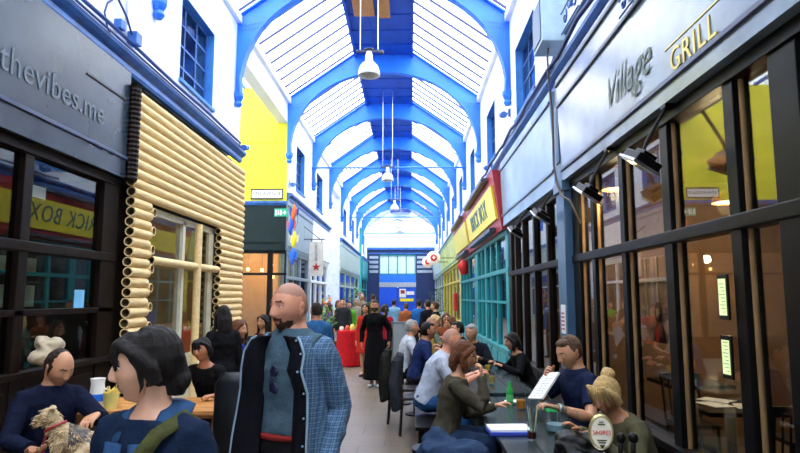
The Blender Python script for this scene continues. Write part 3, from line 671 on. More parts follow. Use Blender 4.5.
# cables and conduits ---------------------------------------------------
def cable(label, pts, r=.012, m=None, cat='cable'):
    tag(MB().tube(pts, r, 6).build('conduit' if cat == 'conduit' else 'cable', m or M_CORN, None, 'all'), label, cat)
M_CAB = mat('dark blue cable', (.02, .05, .2), .5)
cable('upper blue conduit along the left wall above the cornice', [(WL + .05, y, 4.98 + .01 * math.sin(y * 2)) for y in [x * .6 - 2 for x in range(25)]], .025, M_CAB, 'conduit')
cable('lower thin blue conduit along the left cornice top', [(WL + .19, y, 4.78) for y in (-2, 3, 8, 12.1)], .014, M_CAB, 'conduit')
cable('dark cable looping down the left wall by the tubes', [(WL + .04, 6.9 + .0 * k, 5.9) if k == 0 else (WL + .05, 6.9 + .22 * math.sin(k * .8), 5.9 - k * .14) for k in range(9)], .012, M_CAB)
cable('blue cable dropping beside the junction boxes on the left wall', [(WL + .04, 6.3, 7.0), (WL + .04, 6.35, 6.1), (WL + .06, 6.7, 5.5), (WL + .06, 7.2, 5.25), (WL + .06, 7.5, 4.95)], .014, M_CAB)
cable('white conduit running down the left wall', [(WL + .03, 7.25, 7.5), (WL + .03, 7.25, 5.0)], .018, M_WHITE, 'conduit')
cable('diagonal conduit rising on the right wall', [(WR - .03, 13, 5.0), (WR - .03, 8.6, 5.02), (WR - .03, 8.0, 5.2), (WR - .03, 3, 5.22)], .03, M_LBLUE, 'conduit')
cable('dark cable bundle along the right cornice', [(WR - .19 + .015 * math.sin(k * 2.1), 1 + k * .5, 4.83 + .02 * math.sin(k * 1.3)) for k in range(30)], .03, M_CAB)
cable('twisted cable falling down the blue grey pilaster', [(WR - .16, 7.9, 5.3), (WR - .22, 7.9, 5.0), (WR - .2, 7.95, 4.7), (WR - .15, 8.0, 4.2), (WR - .15, 8.02, 3.5), (WR - .14, 7.9, 3.2), (WR - .16, 7.6, 3.0), (WR - .14, 7.3, 2.9), (WR - .05, 7.2, 2.6)], .014, mat('brown cable', (.12, .08, .06), .6))
t = thing('junction_box', 'pale blue grey junction box above the right cornice', 'junction box', (WR, 7.9, 5.1))
MB().box(WR - .34, WR, 7.65, 8.2, 5.1, 5.75, b=.015).build('casing', mat('pale blue metal', (.4, .55, .62), .4), t)
MB().box(WR - .355, WR - .34, 7.7, 8.15, 5.15, 5.7).build('cover', M_LBLUE, t)
for i, (y, z, s) in enumerate([(7.35, 4.98, .16), (7.0, 5.02, .12)]):
    tag(MB().box(WL, WL + s * .8, y, y + s, z, z + s, b=.01).build('junction_box', M_CORN), '%s blue junction box on the left wall above the tubes' % ['larger', 'smaller'][i], 'junction box', 'junction boxes on the left wall')
# scroll ironwork on right fascia top
def scroll(label, y, z, x, s=1.0):
    mb = MB()
    for k, (dy, dz, r, d) in enumerate([(0, 0, .11, 1), (.2, .1, .09, -1), (.42, .02, .1, 1)]):
        pts = [(x, y + s * (dy + math.cos(a * .45 * d + k) * r * (1 - a / 16)), z + s * (dz + math.sin(a * .45 * d + k) * r * (1 - a / 16))) for a in range(14)]
        mb.tube(pts, .012, 6)
    mb.tube([(x, y - .15 * s, z + .14 * s), (x, y + .6 * s, z + .14 * s)], .01, 6).tube([(x, y - .15 * s, z - .12 * s), (x, y + .6 * s, z - .12 * s)], .01, 6)
    tag(mb.build('scroll_bracket', M_CORN, None, 'all'), label, 'bracket')
scroll('curled iron scrollwork above the right cornice by the junction box', 6.6, 5.1, WR - .2)
scroll('small curled iron scroll on the Village Grill fascia', 4.85, 4.3, WR - .2, .6)
# small cameras / bulkhead lights on walls
for i, (x, y, z, lab) in enumerate([(WR - .15, 12.2, 5.5, 'right wall near the first arch foot'), (WR - .15, 15.0, 4.98, 'right wall above the BRICK BOX sign'), (WL + .12, 12.5, 4.9, 'left wall at the end of the tubes'), (WL + .12, 17.8, 5.1, 'left wall beside the yellow wall')]):
    s = 1 if x < 0 else -1
    t = thing('wall_spotlight', 'small metal spotlight on the ' + lab, 'spotlight', (x, y, z), 'small wall spotlights')
    MB().cyl((x, y - .1, z - .03), (x + s * .02, y + .12, z + .02), .07, .055, 12).build('lamp_body', M_CORN, t, True)
    MB().tube([(x, y, z), (x - s * .13, y + .03, z + .05)], .016).box(x - s * .15, x - s * .11, y - .03, y + .08, z - .02, z + .12).build('arm', M_CORN, t)

# restaurant furniture seen through the right glass -----------------------
def cafe_chair(x, y, rz, label, m=None, group='spindle back chairs inside the right restaurant', name='dining_chair', h=.9):
    t = thing(name, label, 'chair', (x, y, 0), group); m = m or M_BLACK; R = Matrix.Rotation(rz, 4, 'Z'); T = Matrix.Translation((x, y, 0)) @ R
    def P(n, mb, mm=m): q = MB().join(mb, T); q.build(n, mm, t)
    P('seat', MB().box(-.2, .2, -.2, .2, .43, .47, b=.015))
    for sx in (-1, 1):
        P('leg', MB().cyl((sx * .18, .18, 0), (sx * .17, .17, .44), .016, n=8)); P('leg', MB().cyl((sx * .18, -.22, 0), (sx * .17, -.19, .44), .018, n=8))
    bk = MB().cyl((-.18, -.19, .45), (-.19, -.25, h), .016, n=8).cyl((.18, -.19, .45), (.19, -.25, h), .016, n=8).box(-.21, .21, -.27, -.235, h - .05, h + .02, b=.01)
    for k in range(5): bk.cyl((-.12 + k * .06, -.19, .46), (-.12 + k * .06, -.245, h - .04), .009, n=6)
    P('backrest', bk)
    return t
M_CHR = mat('black chair lacquer', (.02, .016, .014), .3)
for i, (x, y, r, l) in enumerate([(2.85, 6.3, PI, 'behind the paper strewn table'), (3.5, 5.6, 1.5, 'at the far side of the paper strewn table'), (2.75, 4.85, 0, 'nearest the window menus'), (3.6, 4.1, 1.5, 'in the dark pane right of the menus')]):
    cafe_chair(x, y, r, 'black spindle back chair inside the restaurant, ' + l, M_CHR)
for i, (x, y) in enumerate([(2.85, 5.55), (3.2, 7.1)]):
    t = thing('dining_table', ['small dark table laid with papers inside the right restaurant', 'small bare dark table inside the right restaurant by the poster'][i], 'table', (x, y, 0), 'tables inside the right restaurant')
    MB().box(x - .35, x + .35, y - .35, y + .35, .72, .76, b=.01).build('tabletop', M_WOOD, t); MB().cyl((x, y, .03), (x, y, .72), .04).build('leg', M_BLACK, t); MB().cyl((x, y, 0), (x, y, .03), .25, n=20).build('base', M_BLACK, t)
for i, (dx, dy, r) in enumerate([(-.12, .02, .2), (.1, -.1, -.3), (-.02, .2, .7)]):
    tag(MB().obox((2.85 + dx, 5.55 + dy, .765 + i * .004), (.2, .28, .004), Matrix.Rotation(r, 3, 'Z')).build('menu_sheet', M_PAPER), 'white paper on the restaurant table, %s' % ['left sheet', 'right sheet', 'back sheet'][i], 'paper', 'papers on the restaurant table')
M_OLVG = mat('menu print', (.2, .25, .12), .6)
M_MENU = mat('backlit menu', (.62, .72, .35), .5, emit=.55)
for i, (z0, z1, lab) in enumerate([(1.60, 1.84, 'upper'), (1.22, 1.44, 'lower')]):
    y = 3.97
    t = thing('window_menu', '%s pale green menu sheet lit in the right restaurant window' % lab, 'menu', (WR + .1, y, z0), 'lit menus in the right window')
    MB().box(WR - .035, WR - .02, y - .01, y + .12, z0 - .03, z1 + .03, b=.004).build('frame', M_BLACK, t); MB().box(WR - .04, WR - .036, y + .01, y + .10, z0, z1).build('sheet', M_MENU, t)
    mb = MB()
    for k in range(9): mb.box(WR - .042, WR - .04, y + .02, y + .07 + .015 * ((k * 7) % 3 - 1), z0 + .02 + k * .023, z0 + .024 + k * .023)
    mb.build('print', M_OLVG, t)
tag(MB().box(WR + .9, WR + .93, 4.05, 4.9, 2.15, 2.75, b=.01).build('wall_screen', mat('red lit panel', (.6, .03, .02), .4, emit=.6)), 'red glowing panel high inside the right restaurant', 'panel')
# pink poster with a seated figure on the inside wall behind the third pane
t = thing('poster', 'brown picture of a long haired figure inside the right restaurant', 'poster', (WR + .5, 6.6, 1.1))
MB().box(WR + .5, WR + .52, 5.95, 7.4, 1.25, 2.15).build('board', mat('poster brown', (.42, .24, .17), .6, var=.5, vs=5), t)
mb = MB()
for k in range(4): mb.box(WR + .488, WR + .5, 6.05 + k * .3, 6.09 + k * .3, 1.5, 2.15)
mb.box(WR + .486, WR + .5, 5.95, 7.4, 1.88, 1.92).build('window_print', mat('poster pale', (.62, .5, .4), .6), t)
MB().loft([(WR + .485, 6.35, 1.25), (WR + .485, 6.35, 1.4), (WR + .485, 6.35, 1.5)], [(.16, .01), (.12, .01), (.04, .01)], 10, side=(0, 1, 0)).ell((WR + .48, 6.35, 1.56), (.012, .09, .11)).build('figure_print', mat('poster hair', (.14, .035, .015), .6), t, 'all')
MB().ell((WR + .47, 6.34, 1.55), (.006, .04, .055)).build('face_print', mat('poster face', (.6, .32, .2), .6), t, 'all')
t = thing('sign', 'small white and red notice on the blue grey pilaster', 'sign', (WR - .11, 7.95, 1.3))
MB().box(WR - .112, WR - .1, 7.82, 8.02, 1.25, 1.62, b=.003).build('plate', M_PAPER, t)
mb = MB()
for k in range(5): mb.box(WR - .116, WR - .112, 7.85, 7.99, 1.3 + k * .05, 1.32 + k * .05)
mb.build('red_lines', M_RED, t)
# left window things
for i, (y0, y1, z0, z1) in enumerate([(4.7, 5.2, 2.0, 2.16), (4.7, 5.2, 1.6, 1.85)]):
    tag(MB().box(WL - .25, WL - .23, y0, y1, z0, z1).build('orange_poster', mat('orange card', (.75, .22, .03), .6)), '%s orange card in the leftmost window' % ['upper', 'lower'][i], 'poster', 'orange cards in the left window')
for i, (z0, z1) in enumerate([(1.98, 2.12), (1.62, 1.84)]):
    tag(MB().box(WL - .3, WL - .28, 5.6, 6.25, z0, z1).build('notice', mat('dull cream card', (.35, .33, .22), .7)), '%s cream card inside the second left window' % ['upper', 'lower'][i], 'notice', 'cream cards in the left window')
tag(MB().box(WL - .055, WL - .05, 6.6, 6.8, 1.6, 1.8).build('notice', mat('light blue paper', (.2, .55, .85), .6)), 'light blue notice stuck in the corner of the left window', 'notice')
t = thing('street_sign', 'small framed plate inside the upper left window', 'sign', (WL - .2, 5.9, 2.75)); MB().box(WL - .22, WL - .2, 5.75, 6.2, 2.74, 2.86).build('plate', M_PAPER, t); MB().box(WL - .225, WL - .2, 5.73, 6.22, 2.72, 2.74).box(WL - .225, WL - .2, 5.73, 6.22, 2.86, 2.88).build('rim', M_BMAT, t)
# ------------------------------------------------------------------ people
def ss(a, b, x):
    t = max(0, min(1, (x - a) / (b - a))); return t * t * (3 - 2 * t)
def g(x, s): return math.exp(-(x / s) ** 2)
def lerp(a, b, t): return a + (b - a) * t
def head_mb(female=False, beard=None, lod=0, stub=0):
    """head about its centre, face toward +y. material 0 skin, 1 lips, 2 brows, 3 eye white, 4 iris, 5 beard"""
    nu, nv = [(88, 64), (52, 38), (28, 20)][lod]
    vs = []; cols = []
    jawf = .30 if female else .2
    for i in range(nv + 1):
        t = PI * i / nv; t = t + .10 * math.sin(2 * t) * -1
        for j in range(nu):
            u = 2 * PI * j / nu; a = u - .42 * math.sin(u)          # denser around the face (a = 0 is +y)
            d = V((math.sin(t) * math.sin(a), math.sin(t) * math.cos(a), math.cos(t)))
            x, y, z = d.x * .076, d.y * .096, d.z * .118
            s = ss(-.005, -.105, z)
            x *= 1 - jawf * s
            if y < 0: y *= 1 - .42 * s; z += .02 * s
            else: y *= 1 - .06 * ss(-.0, -.1, z) ; 
            x *= 1 + .05 * ss(.0, .05, z) * (1 if y < 0 else .2)
            f = ss(.02, .06, y)
            ax = abs(x)
            if f > 0:
                # flatter face plane
                y = lerp(y, .080 + (y - .080) * .45, f * ss(.06, -.03, z) * .75)
                nose = 0
                if -.05 < z < .03:
                    k = ss(.028, -.026, z); nose = (.006 + .022 * k) * g(x, .0085 + .005 * k) * ss(-.046, -.030, z)
                    nose += .009 * g(ax - .011, .006) * g(z + .032, .009)
                y += f * nose
                y -= f * .011 * g(ax - .031, .015) * g(z - .010, .012)
                y += f * .005 * g(ax - .026, .022) * g(z - .032, .007) * (.5 if female else 1.2)
                y += f * .004 * g(ax - .045, .018) * g(z + .022, .018)
                lip = g(x, .021)
                y += f * lip * (.0065 * g(z + .0585, .0045) + .0075 * g(z + .069, .005) - .003 * g(z + .0635, .002))
                y -= f * .004 * g(z + .081, .006) * g(x, .03)
                y += f * .008 * g(z + .098, .014) * g(x, .022)
            vs.append(V((x, y, z)))
    mb = MB(); fs = []; ms = []
    for i in range(nv):
        for j in range(nu):
            q = (i * nu + j, (i + 1) * nu + j, (i + 1) * nu + (j + 1) % nu, i * nu + (j + 1) % nu)
            c = (vs[q[0]] + vs[q[2]]) / 2; m = 0; ax = abs(c.x)
            if c.y > .05:
                if ax < .022 - .5 * abs(c.z + .064) and abs(c.z + .064) < .008: m = 1
                elif .013 < ax < .047 and abs(c.z - (.031 + .10 * (ax - .013) - 3.2 * max(0, ax - .036) ** 1.3)) < (.003 if female else .0042): m = 2
            if beard and m == 0:
                if c.z < -.048 and ax < .034 and c.y > .045: m = 5
                if beard == 'full' and c.z < -.03 and c.y > -.01: m = 5
                if c.z < -.03 - .0 and .056 > ax > .030 and c.y > .02 and c.z < -.07 + .5 * (ax - .03): m = 5
            if stub and m == 0 and (c.z > .052 + .25 * max(0, c.y) or (c.y < .01 and c.z > -.03 and c.y < -.02 + .0)): m = 6
            fs.append(q); ms.append(m)
    mb.v = vs; mb.f = [list(q) for q in fs]; mb.m = ms
    # ears
    for s in (-1, 1):
        R = Matrix.Rotation(s * -.35, 3, 'Z') @ Matrix.Rotation(.12, 3, 'X'); b = len(mb.v)
        mb.ell((s * .076, -.012, -.008), (.008, .019, .033), R, 10, 8); mb.ell((s * .081, -.014, .012), (.006, .016, .016), R, 8, 6); mb.ell((s * .077, -.004, -.033), (.006, .008, .01), R, 8, 6)
    # eyes
    for s in (-1, 1):
        c = V((s * .031, .0715, .0085)); mb.ell(c, .0118, None, 12, 8, 3); mb.ell(c + V((0, .0062, 0)), (.0062, .0064, .0062), None, 10, 6, 4)
        if lod < 2:
            mb.loft([c + V((-.014, .003, .004)), c + V((-.006, .0115, .0095)), c + V((.006, .0115, .0095)), c + V((.014, .003, .004))], [.0022, .0035, .0035, .0022], 6, m=2 if female else 0)
            mb.loft([c + V((-.013, .004, -.004)), c + V((-.005, .011, -.009)), c + V((.005, .011, -.009)), c + V((.013, .004, -.004))], [.002, .003, .003, .002], 6)
    return mb
def hand_mb(wrist, d, palm, thumb, curl=.5, s=1.0, spread=.1, curls=None, lod=0):
    """wrist point, direction of the hand, palm normal (fingers curl toward it), thumb side direction"""
    d = V(d).normalized(); palm = V(palm); palm = (palm - d * palm.dot(d)).normalized(); th = d.cross(palm)
    if th.dot(V(thumb)) < 0: th = -th
    mb = MB(); w = V(wrist)
    mb.loft([w - d * .02 * s, w + d * .015 * s, w + d * .05 * s, w + d * .088 * s, w + d * .098 * s], [(.024 * s, .018 * s), (.028 * s, .018 * s), (.038 * s, .016 * s), (.040 * s, .013 * s), (.034 * s, .009 * s)], 12, side=th)
    L = [.070, .078, .073, .057]
    for i in range(4):
        off = (1.5 - i) * .0195 * s; c = (curls[i] if curls else curl + .06 * i)
        p = w + d * (.085 - .004 * abs(i - 1)) * s + th * off; dd = (d + th * spread * (1.5 - i) * .5).normalized()
        pts = [p]; ang = c * .6
        for k, f in enumerate((.45, .3, .25)):
            q = (dd * math.cos(ang) + palm * math.sin(ang)).normalized(); pts.append(pts[-1] + q * L[i] * s * f); ang += c * .95
        mb.loft([pts[0] - dd * .012 * s, *pts[:3], pts[3], pts[3] + q * .003 * s], [.0095 * s, .0092 * s, .0088 * s, .008 * s, .0065 * s, .003 * s], 8, side=th)
    p = w + d * .022 * s + th * .026 * s; q1 = (d * .65 + th * .75 + palm * .25).normalized(); q2 = (d * .9 + th * .3 + palm * (.3 + curl * .4)).normalized()
    mb.loft([p - q1 * .015 * s, p + q1 * .03 * s, p + q1 * .03 * s + q2 * .03 * s, p + q1 * .03 * s + q2 * .055 * s], [.014 * s, .0125 * s, .0105 * s, .006 * s], 8)
    return remesh(mb, .0042, 1) if lod == 0 else mb
def ik(a, b, l1, l2, hint):
    a = V(a); b = V(b); d = b - a; L = d.length
    if L > (l1 + l2) * .995: b = a + d * ((l1 + l2) * .995 / L); d = b - a; L = d.length
    x = (l1 * l1 - l2 * l2 + L * L) / (2 * L); h = math.sqrt(max(1e-6, l1 * l1 - x * x)); dn = d / L
    hv = V(hint); hv = (hv - dn * hv.dot(dn)).normalized()
    return a + dn * x + hv * h, b
SKINS = {'fair': (.50, .24, .13), 'pink': (.56, .25, .155), 'tan': (.38, .16, .08), 'brown': (.2, .09, .045), 'pale': (.58, .32, .21)}
HAIRC = {'black': (.008, .006, .006), 'dark': (.02, .011, .007), 'brown': (.06, .025, .012), 'auburn': (.11, .035, .012), 'blonde': (.5, .33, .13), 'grey': (.32, .31, .3), 'mid': (.09, .05, .028)}
M_IRIS = mat('dark iris', (.03, .02, .015), .15); M_EYEW = mat('eye white', (.7, .68, .65), .2); M_LIP = mat('lip', (.42, .15, .12), .4)
def cloth(name, rgb, **k):
    k.setdefault('rough', .85); k.setdefault('var', .18); k.setdefault('vs', 14); k.setdefault('bump', .25); k.setdefault('bs', 90); k.setdefault('spec', .08)
    return mat('cloth ' + name, tuple(q * .72 for q in rgb), **k)
def person(label, pos, face=0.0, H=1.72, pose='stand', lean=0.0, side=0.0, hy=0.0, hp=0.0, hr=0.0, female=False, skin='fair', hair='short', hairc='dark',
           top=('navy', (.02, .03, .07)), sleeve='long', bottom=('dark trousers', (.02, .02, .025)), skirt=None, arms=None, hints=None, hands=None, coat=None,
           beard=None, stub=0, lod=1, build=1.0, group=None, seat=.46, legs=None, shoes=(.02, .018, .016), topmesh=True, torso_twist=0.0, knee=None, name='person', haircut=None, sole=True, low=-.06, neck=0, hscale=1.0):
    """pos = ground point under the pelvis; face = heading (0 faces +y, pi/2 faces -x). Local frame: forward +y, right +x"""
    t = thing(name, label, 'person', pos, group); t.rotation_euler = (0, 0, face)
    s = H / 1.75; vox = [.0085, .011, .016][lod]
    hz = {'stand': .93 * s, 'walk': .92 * s, 'sit': seat + .09}[pose]
    P = V((0, 0, hz)); Rl = Matrix.Rotation(-lean, 3, 'X') @ Matrix.Rotation(side, 3, 'Y') @ Matrix.Rotation(torso_twist, 3, 'Z')
    def sp(h, x=0, y=0): 
        # point along the spine, curved forward
        q = Rl @ V((x, y, h)) ; return P + q + V((0, abs(math.sin(lean)) * .04 * (h / .5) * 0, 0))
    b = build; fm = female
    prof = ([(-.10, .13, .10), (-.03, .168, .115), (.04, .162, .11), (.14, .125, .09), (.24, .132, .10), (.34, .148, .118), (.42, .152, .10), (.465, .13, .085), (.50, .09, .068), (.53, .058, .055), (.56, .048, .050), (.62, .047, .050)] if fm else
            [(-.10, .13, .10), (-.03, .162, .115), (.05, .155, .11), (.15, .148, .102), (.25, .158, .112), (.35, .172, .124), (.43, .178, .112), (.475, .152, .095), (.51, .108, .078), (.54, .072, .064), (.57, .058, .058), (.63, .057, .058)])
    if b != 1: prof = [(h, w * (b if h < .5 else 1 + (b - 1) * .4), d_ * (b * 1.08 if .0 < h < .4 else 1)) for h, w, d_ in prof]
    prof = [(h * s, w * s, d_ * s) for h, w, d_ in prof]
    X = Rl @ V((1, 0, 0))
    def torso(mb, h0, h1, e, extra=()):
        pr = [q for q in prof if h0 <= q[0] / s <= h1]
        pts = [sp(h) for h, _, _ in pr]; rd = [(w + e, d_ + e) for _, w, d_ in pr]
        if extra: pts = [e_[0] for e_ in extra] + pts; rd = [e_[1] for e_ in extra] + rd
        mb.loft(pts, rd, 20, side=X)
    shw = (.148 if fm else .172) * s * (1 + (b - 1) * .6)
    S = [sp(.43 * s, k * shw, 0) for k in (-1, 1)]
    l1, l2 = .285 * s, .255 * s
    if arms is None: arms = (None, None)
    E = [0, 0]; Wr = [0, 0]
    for k in (0, 1):
        sg = -1 if k == 0 else 1
        tgt = arms[k]
        tgt = (S[k] + V((sg * .07 * s, .06 * s, -.525 * s))) if tgt is None else V(tgt)
        hn = (hints[k] if hints and hints[k] else (sg * .5, -.8, -.35))
        E[k], Wr[k] = ik(S[k], tgt, l1, l2, hn)
    # legs
    hipw = .085 * s; Hp = [P + V((k * hipw, 0, -.03)) for k in (-1, 1)]; K = [0, 0]; A = [0, 0]; toe = [0, 0]
    for k in (0, 1):
        sg = -1 if k == 0 else 1
        if legs: an = V(legs[k]); K[k], A[k] = ik(Hp[k], an, .43 * s, .42 * s, (sg * .08, 1, .15))
        elif pose == 'sit':
            K[k] = Hp[k] + V((sg * .05, .40 * s, .02)); A[k] = V((K[k].x, K[k].y + .02, .085 * s))
        elif pose == 'walk':
            an = V((sg * .08, (.26 if k == 0 else -.24) * s, (.09 if k == 0 else .13) * s)); K[k], A[k] = ik(Hp[k], an, .43 * s, .42 * s, (0, 1, 0))
        else:
            an = V((sg * (.06 if skirt else .1), .0, .085 * s)); dl = (an - Hp[k]).length; K[k], A[k] = ik(Hp[k], an, dl * .506, dl * .5, (0, 1, 0))
        toe[k] = A[k] + V((sg * .02, .15 * s, -.055 * s))
    def legs_mb(mb, e, upto=1.0, e2=None):
        e2 = e if e2 is None else e2
        for k in (0, 1):
            pts = [Hp[k] + (P - Hp[k]) * .3, lerp(Hp[k], K[k], .35), lerp(Hp[k], K[k], .75), K[k], lerp(K[k], A[k], .3), lerp(K[k], A[k], .75), A[k]]
            rd = [.092, .083, .066, .056, .056, .042, .037]
            n = 7 if upto >= 1 else (4 if upto > .4 else 3)
            mb.loft(pts[:n], [(q * s * (1 + (b - 1) * .5) + (e if i < 4 else e2)) for i, q in enumerate(rd)][:n], 14)
    def arm_mb(mb, e, upto=1.0, k=None):
        for k in ((0, 1) if k is None else (k,)):
            g_ = -1 if k == 0 else 1; c = sp(.435 * s, g_ * .07 * s, 0); c2 = sp(.452 * s, g_ * shw * .74, 0); c3 = sp(.446 * s, g_ * shw * .94, 0)
            dn = (E[k] - S[k]).normalized()
            full = [(c, .052), (c2, .052), (c3, .055), (lerp(S[k], E[k], .12), .055), (lerp(S[k], E[k], .45), .048), (E[k], .040), (lerp(E[k], Wr[k], .25), .041), (lerp(E[k], Wr[k], .8), .029), (Wr[k], .026)]
            if upto >= 1: q = full
            elif upto >= .75: q = full[:7]
            elif upto <= .2: q = full[:3] 
            else: q = full[:5] + ([] if upto < .4 else [(lerp(S[k], E[k], .7), .046)])
            mb.loft([a for a, _ in q], [(r * s * (.9 if fm else 1.05) * (1 + (b - 1) * .7) + e) for _, r in q], 12)
    # body ------------------------------------------------------------
    bm = MB(); torso(bm, -.2, .7, 0); arm_mb(bm, 0); legs_mb(bm, 0)
    for k in (0, 1): bm.loft([A[k] + V((0, -.045, -.045 * s)), A[k] + V((0, 0, -.03 * s)), lerp(A[k], toe[k], .6), toe[k]], [.03 * s, .045 * s, (.045 * s, .032 * s), .022 * s], 10)
    # head
    nb = sp((.578 - neck) * s); Rh = (Matrix.Rotation(hy, 3, 'Z') @ Matrix.Rotation(-hp, 3, 'X') @ Matrix.Rotation(hr, 3, 'Y'))
    hc = nb + V((0, 0.0, 0)) + Rh @ V((0, .026, .095)) * s
    hs = s * (1.05 if not fm else 1.0) * hscale
    MH = Matrix.Translation(hc) @ Rh.to_4x4() @ Matrix.Scale(hs, 4)
    bm.loft([sp(.53 * s), nb, hc + Rh @ V((0, -.02, -.06)) * hs, hc + Rh @ V((0, -.02, .0)) * hs], [.058 * s, .054 * s * (1 if not fm else .88), .05 * hs, .05 * hs], 12)
    body = remesh(bm, vox, 2)
    body.join(head_mb(fm, beard, lod if lod < 2 else 2, stub), MH)
    for k in (0, 1):
        sg = -1 if k == 0 else 1; d_ = (Wr[k] - E[k]).normalized()
        hd = (hands[k] if hands and hands[k] else None) or {}
        dd = V(hd.get('d', d_)); pn = V(hd.get('palm', (-sg, 0, -.2) if abs(d_.z) > .6 else (0, 0, -1))); thd = V(hd.get('thumb', (0, 1, 0) if abs(d_.z) > .6 else (-sg, 0, .3)))
        body.join(hand_mb(Wr[k], dd, pn, thd, hd.get('curl', .45), s * (.92 if fm else 1.02), curls=hd.get('curls'), lod=0 if lod < 2 else 1))
    mh = mat('hair ' + hairc, HAIRC[hairc], .5, spec=.25, var=.5, vs=30, stretch=(8, 8, 1), bump=.5, bs=60)
    ms = mat('skin ' + skin, SKINS[skin], .5, var=.07, vs=25, bump=.03, bs=150)
    body.build('body', [ms, M_LIP, mh, M_EYEW, M_IRIS, mh, mat('stubble ' + skin, tuple(c * .55 + .02 for c in SKINS[skin]), .6, var=.1)], t, 'all', world=False, fix=True)
    # clothes --------------------------------------------------------
    fold = [.0035, .004, 0][lod]
    mt = top[2] if len(top) > 2 else cloth(*top)
    e = .014 * s
    if topmesh:
        c = MB()
        torso(c, low - .01, .545 if not fm else .505, e)
        arm_mb(c, e + .002, {'long': 1, 'short': .45, 'mid': .8, 'none': 0.2}[sleeve] if sleeve != 'none' else .2)
        o = remesh(c, vox, 2, fold, 11).build('shirt' if not coat else coat, mt, t, 'all', world=False)
    if skirt:
        c = MB(); zz = skirt; d0 = .155 * s
        if pose == 'sit':
            legs_mb(c, .03, .5); torso(c, -.12, .16, .016)
        else:
            c.loft([V((0, 0, zz)), V((0, 0, lerp(zz, hz, .5))), P + V((0, 0, -.04)), sp(.12 * s)], [(.25 * s, .21 * s), (.22 * s, .18 * s), (.19 * s, .14 * s), (.15 * s, .115 * s)], 20, side=(1, 0, 0))
        remesh(c, vox, 2, fold * 2.5, 9, (1, 1, .25)).build('skirt', cloth(*bottom), t, 'all', world=False)
    else:
        c = MB(); legs_mb(c, .012, 1, .022); torso(c, -.12, .06, .010)
        remesh(c, vox, 2, fold, 10).build('trousers', cloth(*bottom), t, 'all', world=False)
    msh = mat('shoe %.2f %.2f' % (shoes[0], shoes[2]), shoes, .4)
    for k in (0, 1):
        c = MB(); a = A[k]
        c.loft([a + V((0, -.07 * s, -.045 * s)), a + V((0, -.03, -.03 * s)), lerp(a, toe[k], .55) + V((0, 0, -.012)), toe[k] + V((0, .0, -.0)), toe[k] + V((0, .035, -.008))], [.03 * s, (.046 * s, .052 * s), (.05 * s, .036 * s), (.045 * s, .024 * s), .015], 12, side=(1, 0, 0))
        c.build('shoe', msh, t, 'all', world=False)
    # hair ------------------------------------------------------------
    def hadd(parts, style):
        q = MB()
        def L(pts, r, side=None): q.loft([V(p) for p in pts], r, 12, side)
        if style in ('short', 'crop'):
            q.ell((0, -.022, .022), (.083, .094, .108)); q.ell((0, .03 if style == 'short' else .012, .082), (.06, .05, .034)); L([(0, -.06, 0), (0, -.07, -.06)], [(.06, .04), (.05, .025)])
        elif style in ('long', 'bob', 'ponytail', 'bun', 'fringe', 'updo'):
            q.ell((0, -.022 if style != 'updo' else -.028, .026), (.088 if style != 'updo' else .084, .098, .112)); q.ell((0, .022, .072), (.06, .052, .05)); 
            for sg in (-1, 1): L([(sg * .03, .07, .085), (sg * .072, .035 if style != 'updo' else .02, .05), (sg * .086, .005 if style != 'updo' else -.02, 0), (sg * .086, -.01 if style != 'updo' else -.035, -.05)], [(.03, .022), (.028, .02), (.022, .03), (.016, .026)])
            if style in ('fringe',):
                for k in range(7): x = -.054 + k * .018; L([(x * .7, .055, .10), (x, .094 - abs(x) * .45, .07), (x * 1.02, .100 - abs(x) * .5, .038)], [.017, .014, .006])
            end = {'long': -.26, 'fringe': -.2, 'bob': -.13}.get(style)
            if end:
                L([(0, -.06, .03), (0, -.085, -.05), (0, -.085, end * .7), (0, -.07, end)], [(.085, .05), (.09, .045), (.085, .04), (.05, .02)], side=(1, 0, 0))
                for sg in (-1, 1): L([(sg * .075, -.01, .03), (sg * .088, .0, -.04), (sg * .088, .01, end * .6), (sg * .08, .02, end)], [(.022, .03), (.022, .034), (.022, .03), (.008, .012)], side=(1, 0, 0))
            if style == 'ponytail': L([(0, -.1, .03), (0, -.15, .0), (0, -.15, -.1), (0, -.13, -.2)], [.03, .032, .035, .012])
            if style == 'bun': q.ell((0, -.075, .125), (.05, .048, .042)); q.ell((.02, -.09, .135), (.032, .03, .03)); L([(0, -.06, .0), (0, -.07, -.06)], [(.065, .04), (.05, .025)])
            if style == 'updo':
                L([(0, -.06, .0), (0, -.08, -.06), (0, -.075, -.1)], [(.072, .045), (.062, .04), (.04, .03)]); q.ell((0, -.108, -.055), (.045, .034, .04))
                for k in range(2, 9): x = -.06 + k * .014; L([(x * .5 + .01, .04, .105), (x, .092 - abs(x) * .4, .08), (x - .004, .103 - abs(x) * .45, .045), (x - .008, .098 - abs(x) * .5, .018 - .02 * (k % 2))], [.018, .015, .01, .004])
                L([(-.068, .045, .06), (-.081, .012, .0), (-.082, .008, -.05), (-.076, .02, -.09)], [.014, .011, .006, .002]); L([(.07, .05, .05), (.082, .04, -.01), (.08, .03, -.05)], [.016, .012, .004])
        elif style == 'hood':
            q.ell((0, -.02, .02), (.1, .11, .13)); L([(0, -.05, -.05), (0, -.06, -.12)], [(.1, .09), (.14, .1)])
        elif style == 'receding':
            q.ell((0, -.0265, .018), (.0835, .0895, .1045)); L([(0, -.06, 0), (0, -.07, -.06)], [(.06, .04), (.05, .025)])
            for sg in (-1, 1): L([(sg * .074, .02, .035), (sg * .079, .012, 0), (sg * .077, .01, -.025)], [.014, .011, .006])
        r = remesh(q, [.004, .0065, .010][lod], 2, [.0022, .003, .003][lod], 34, (1, 1, .3))
        return r
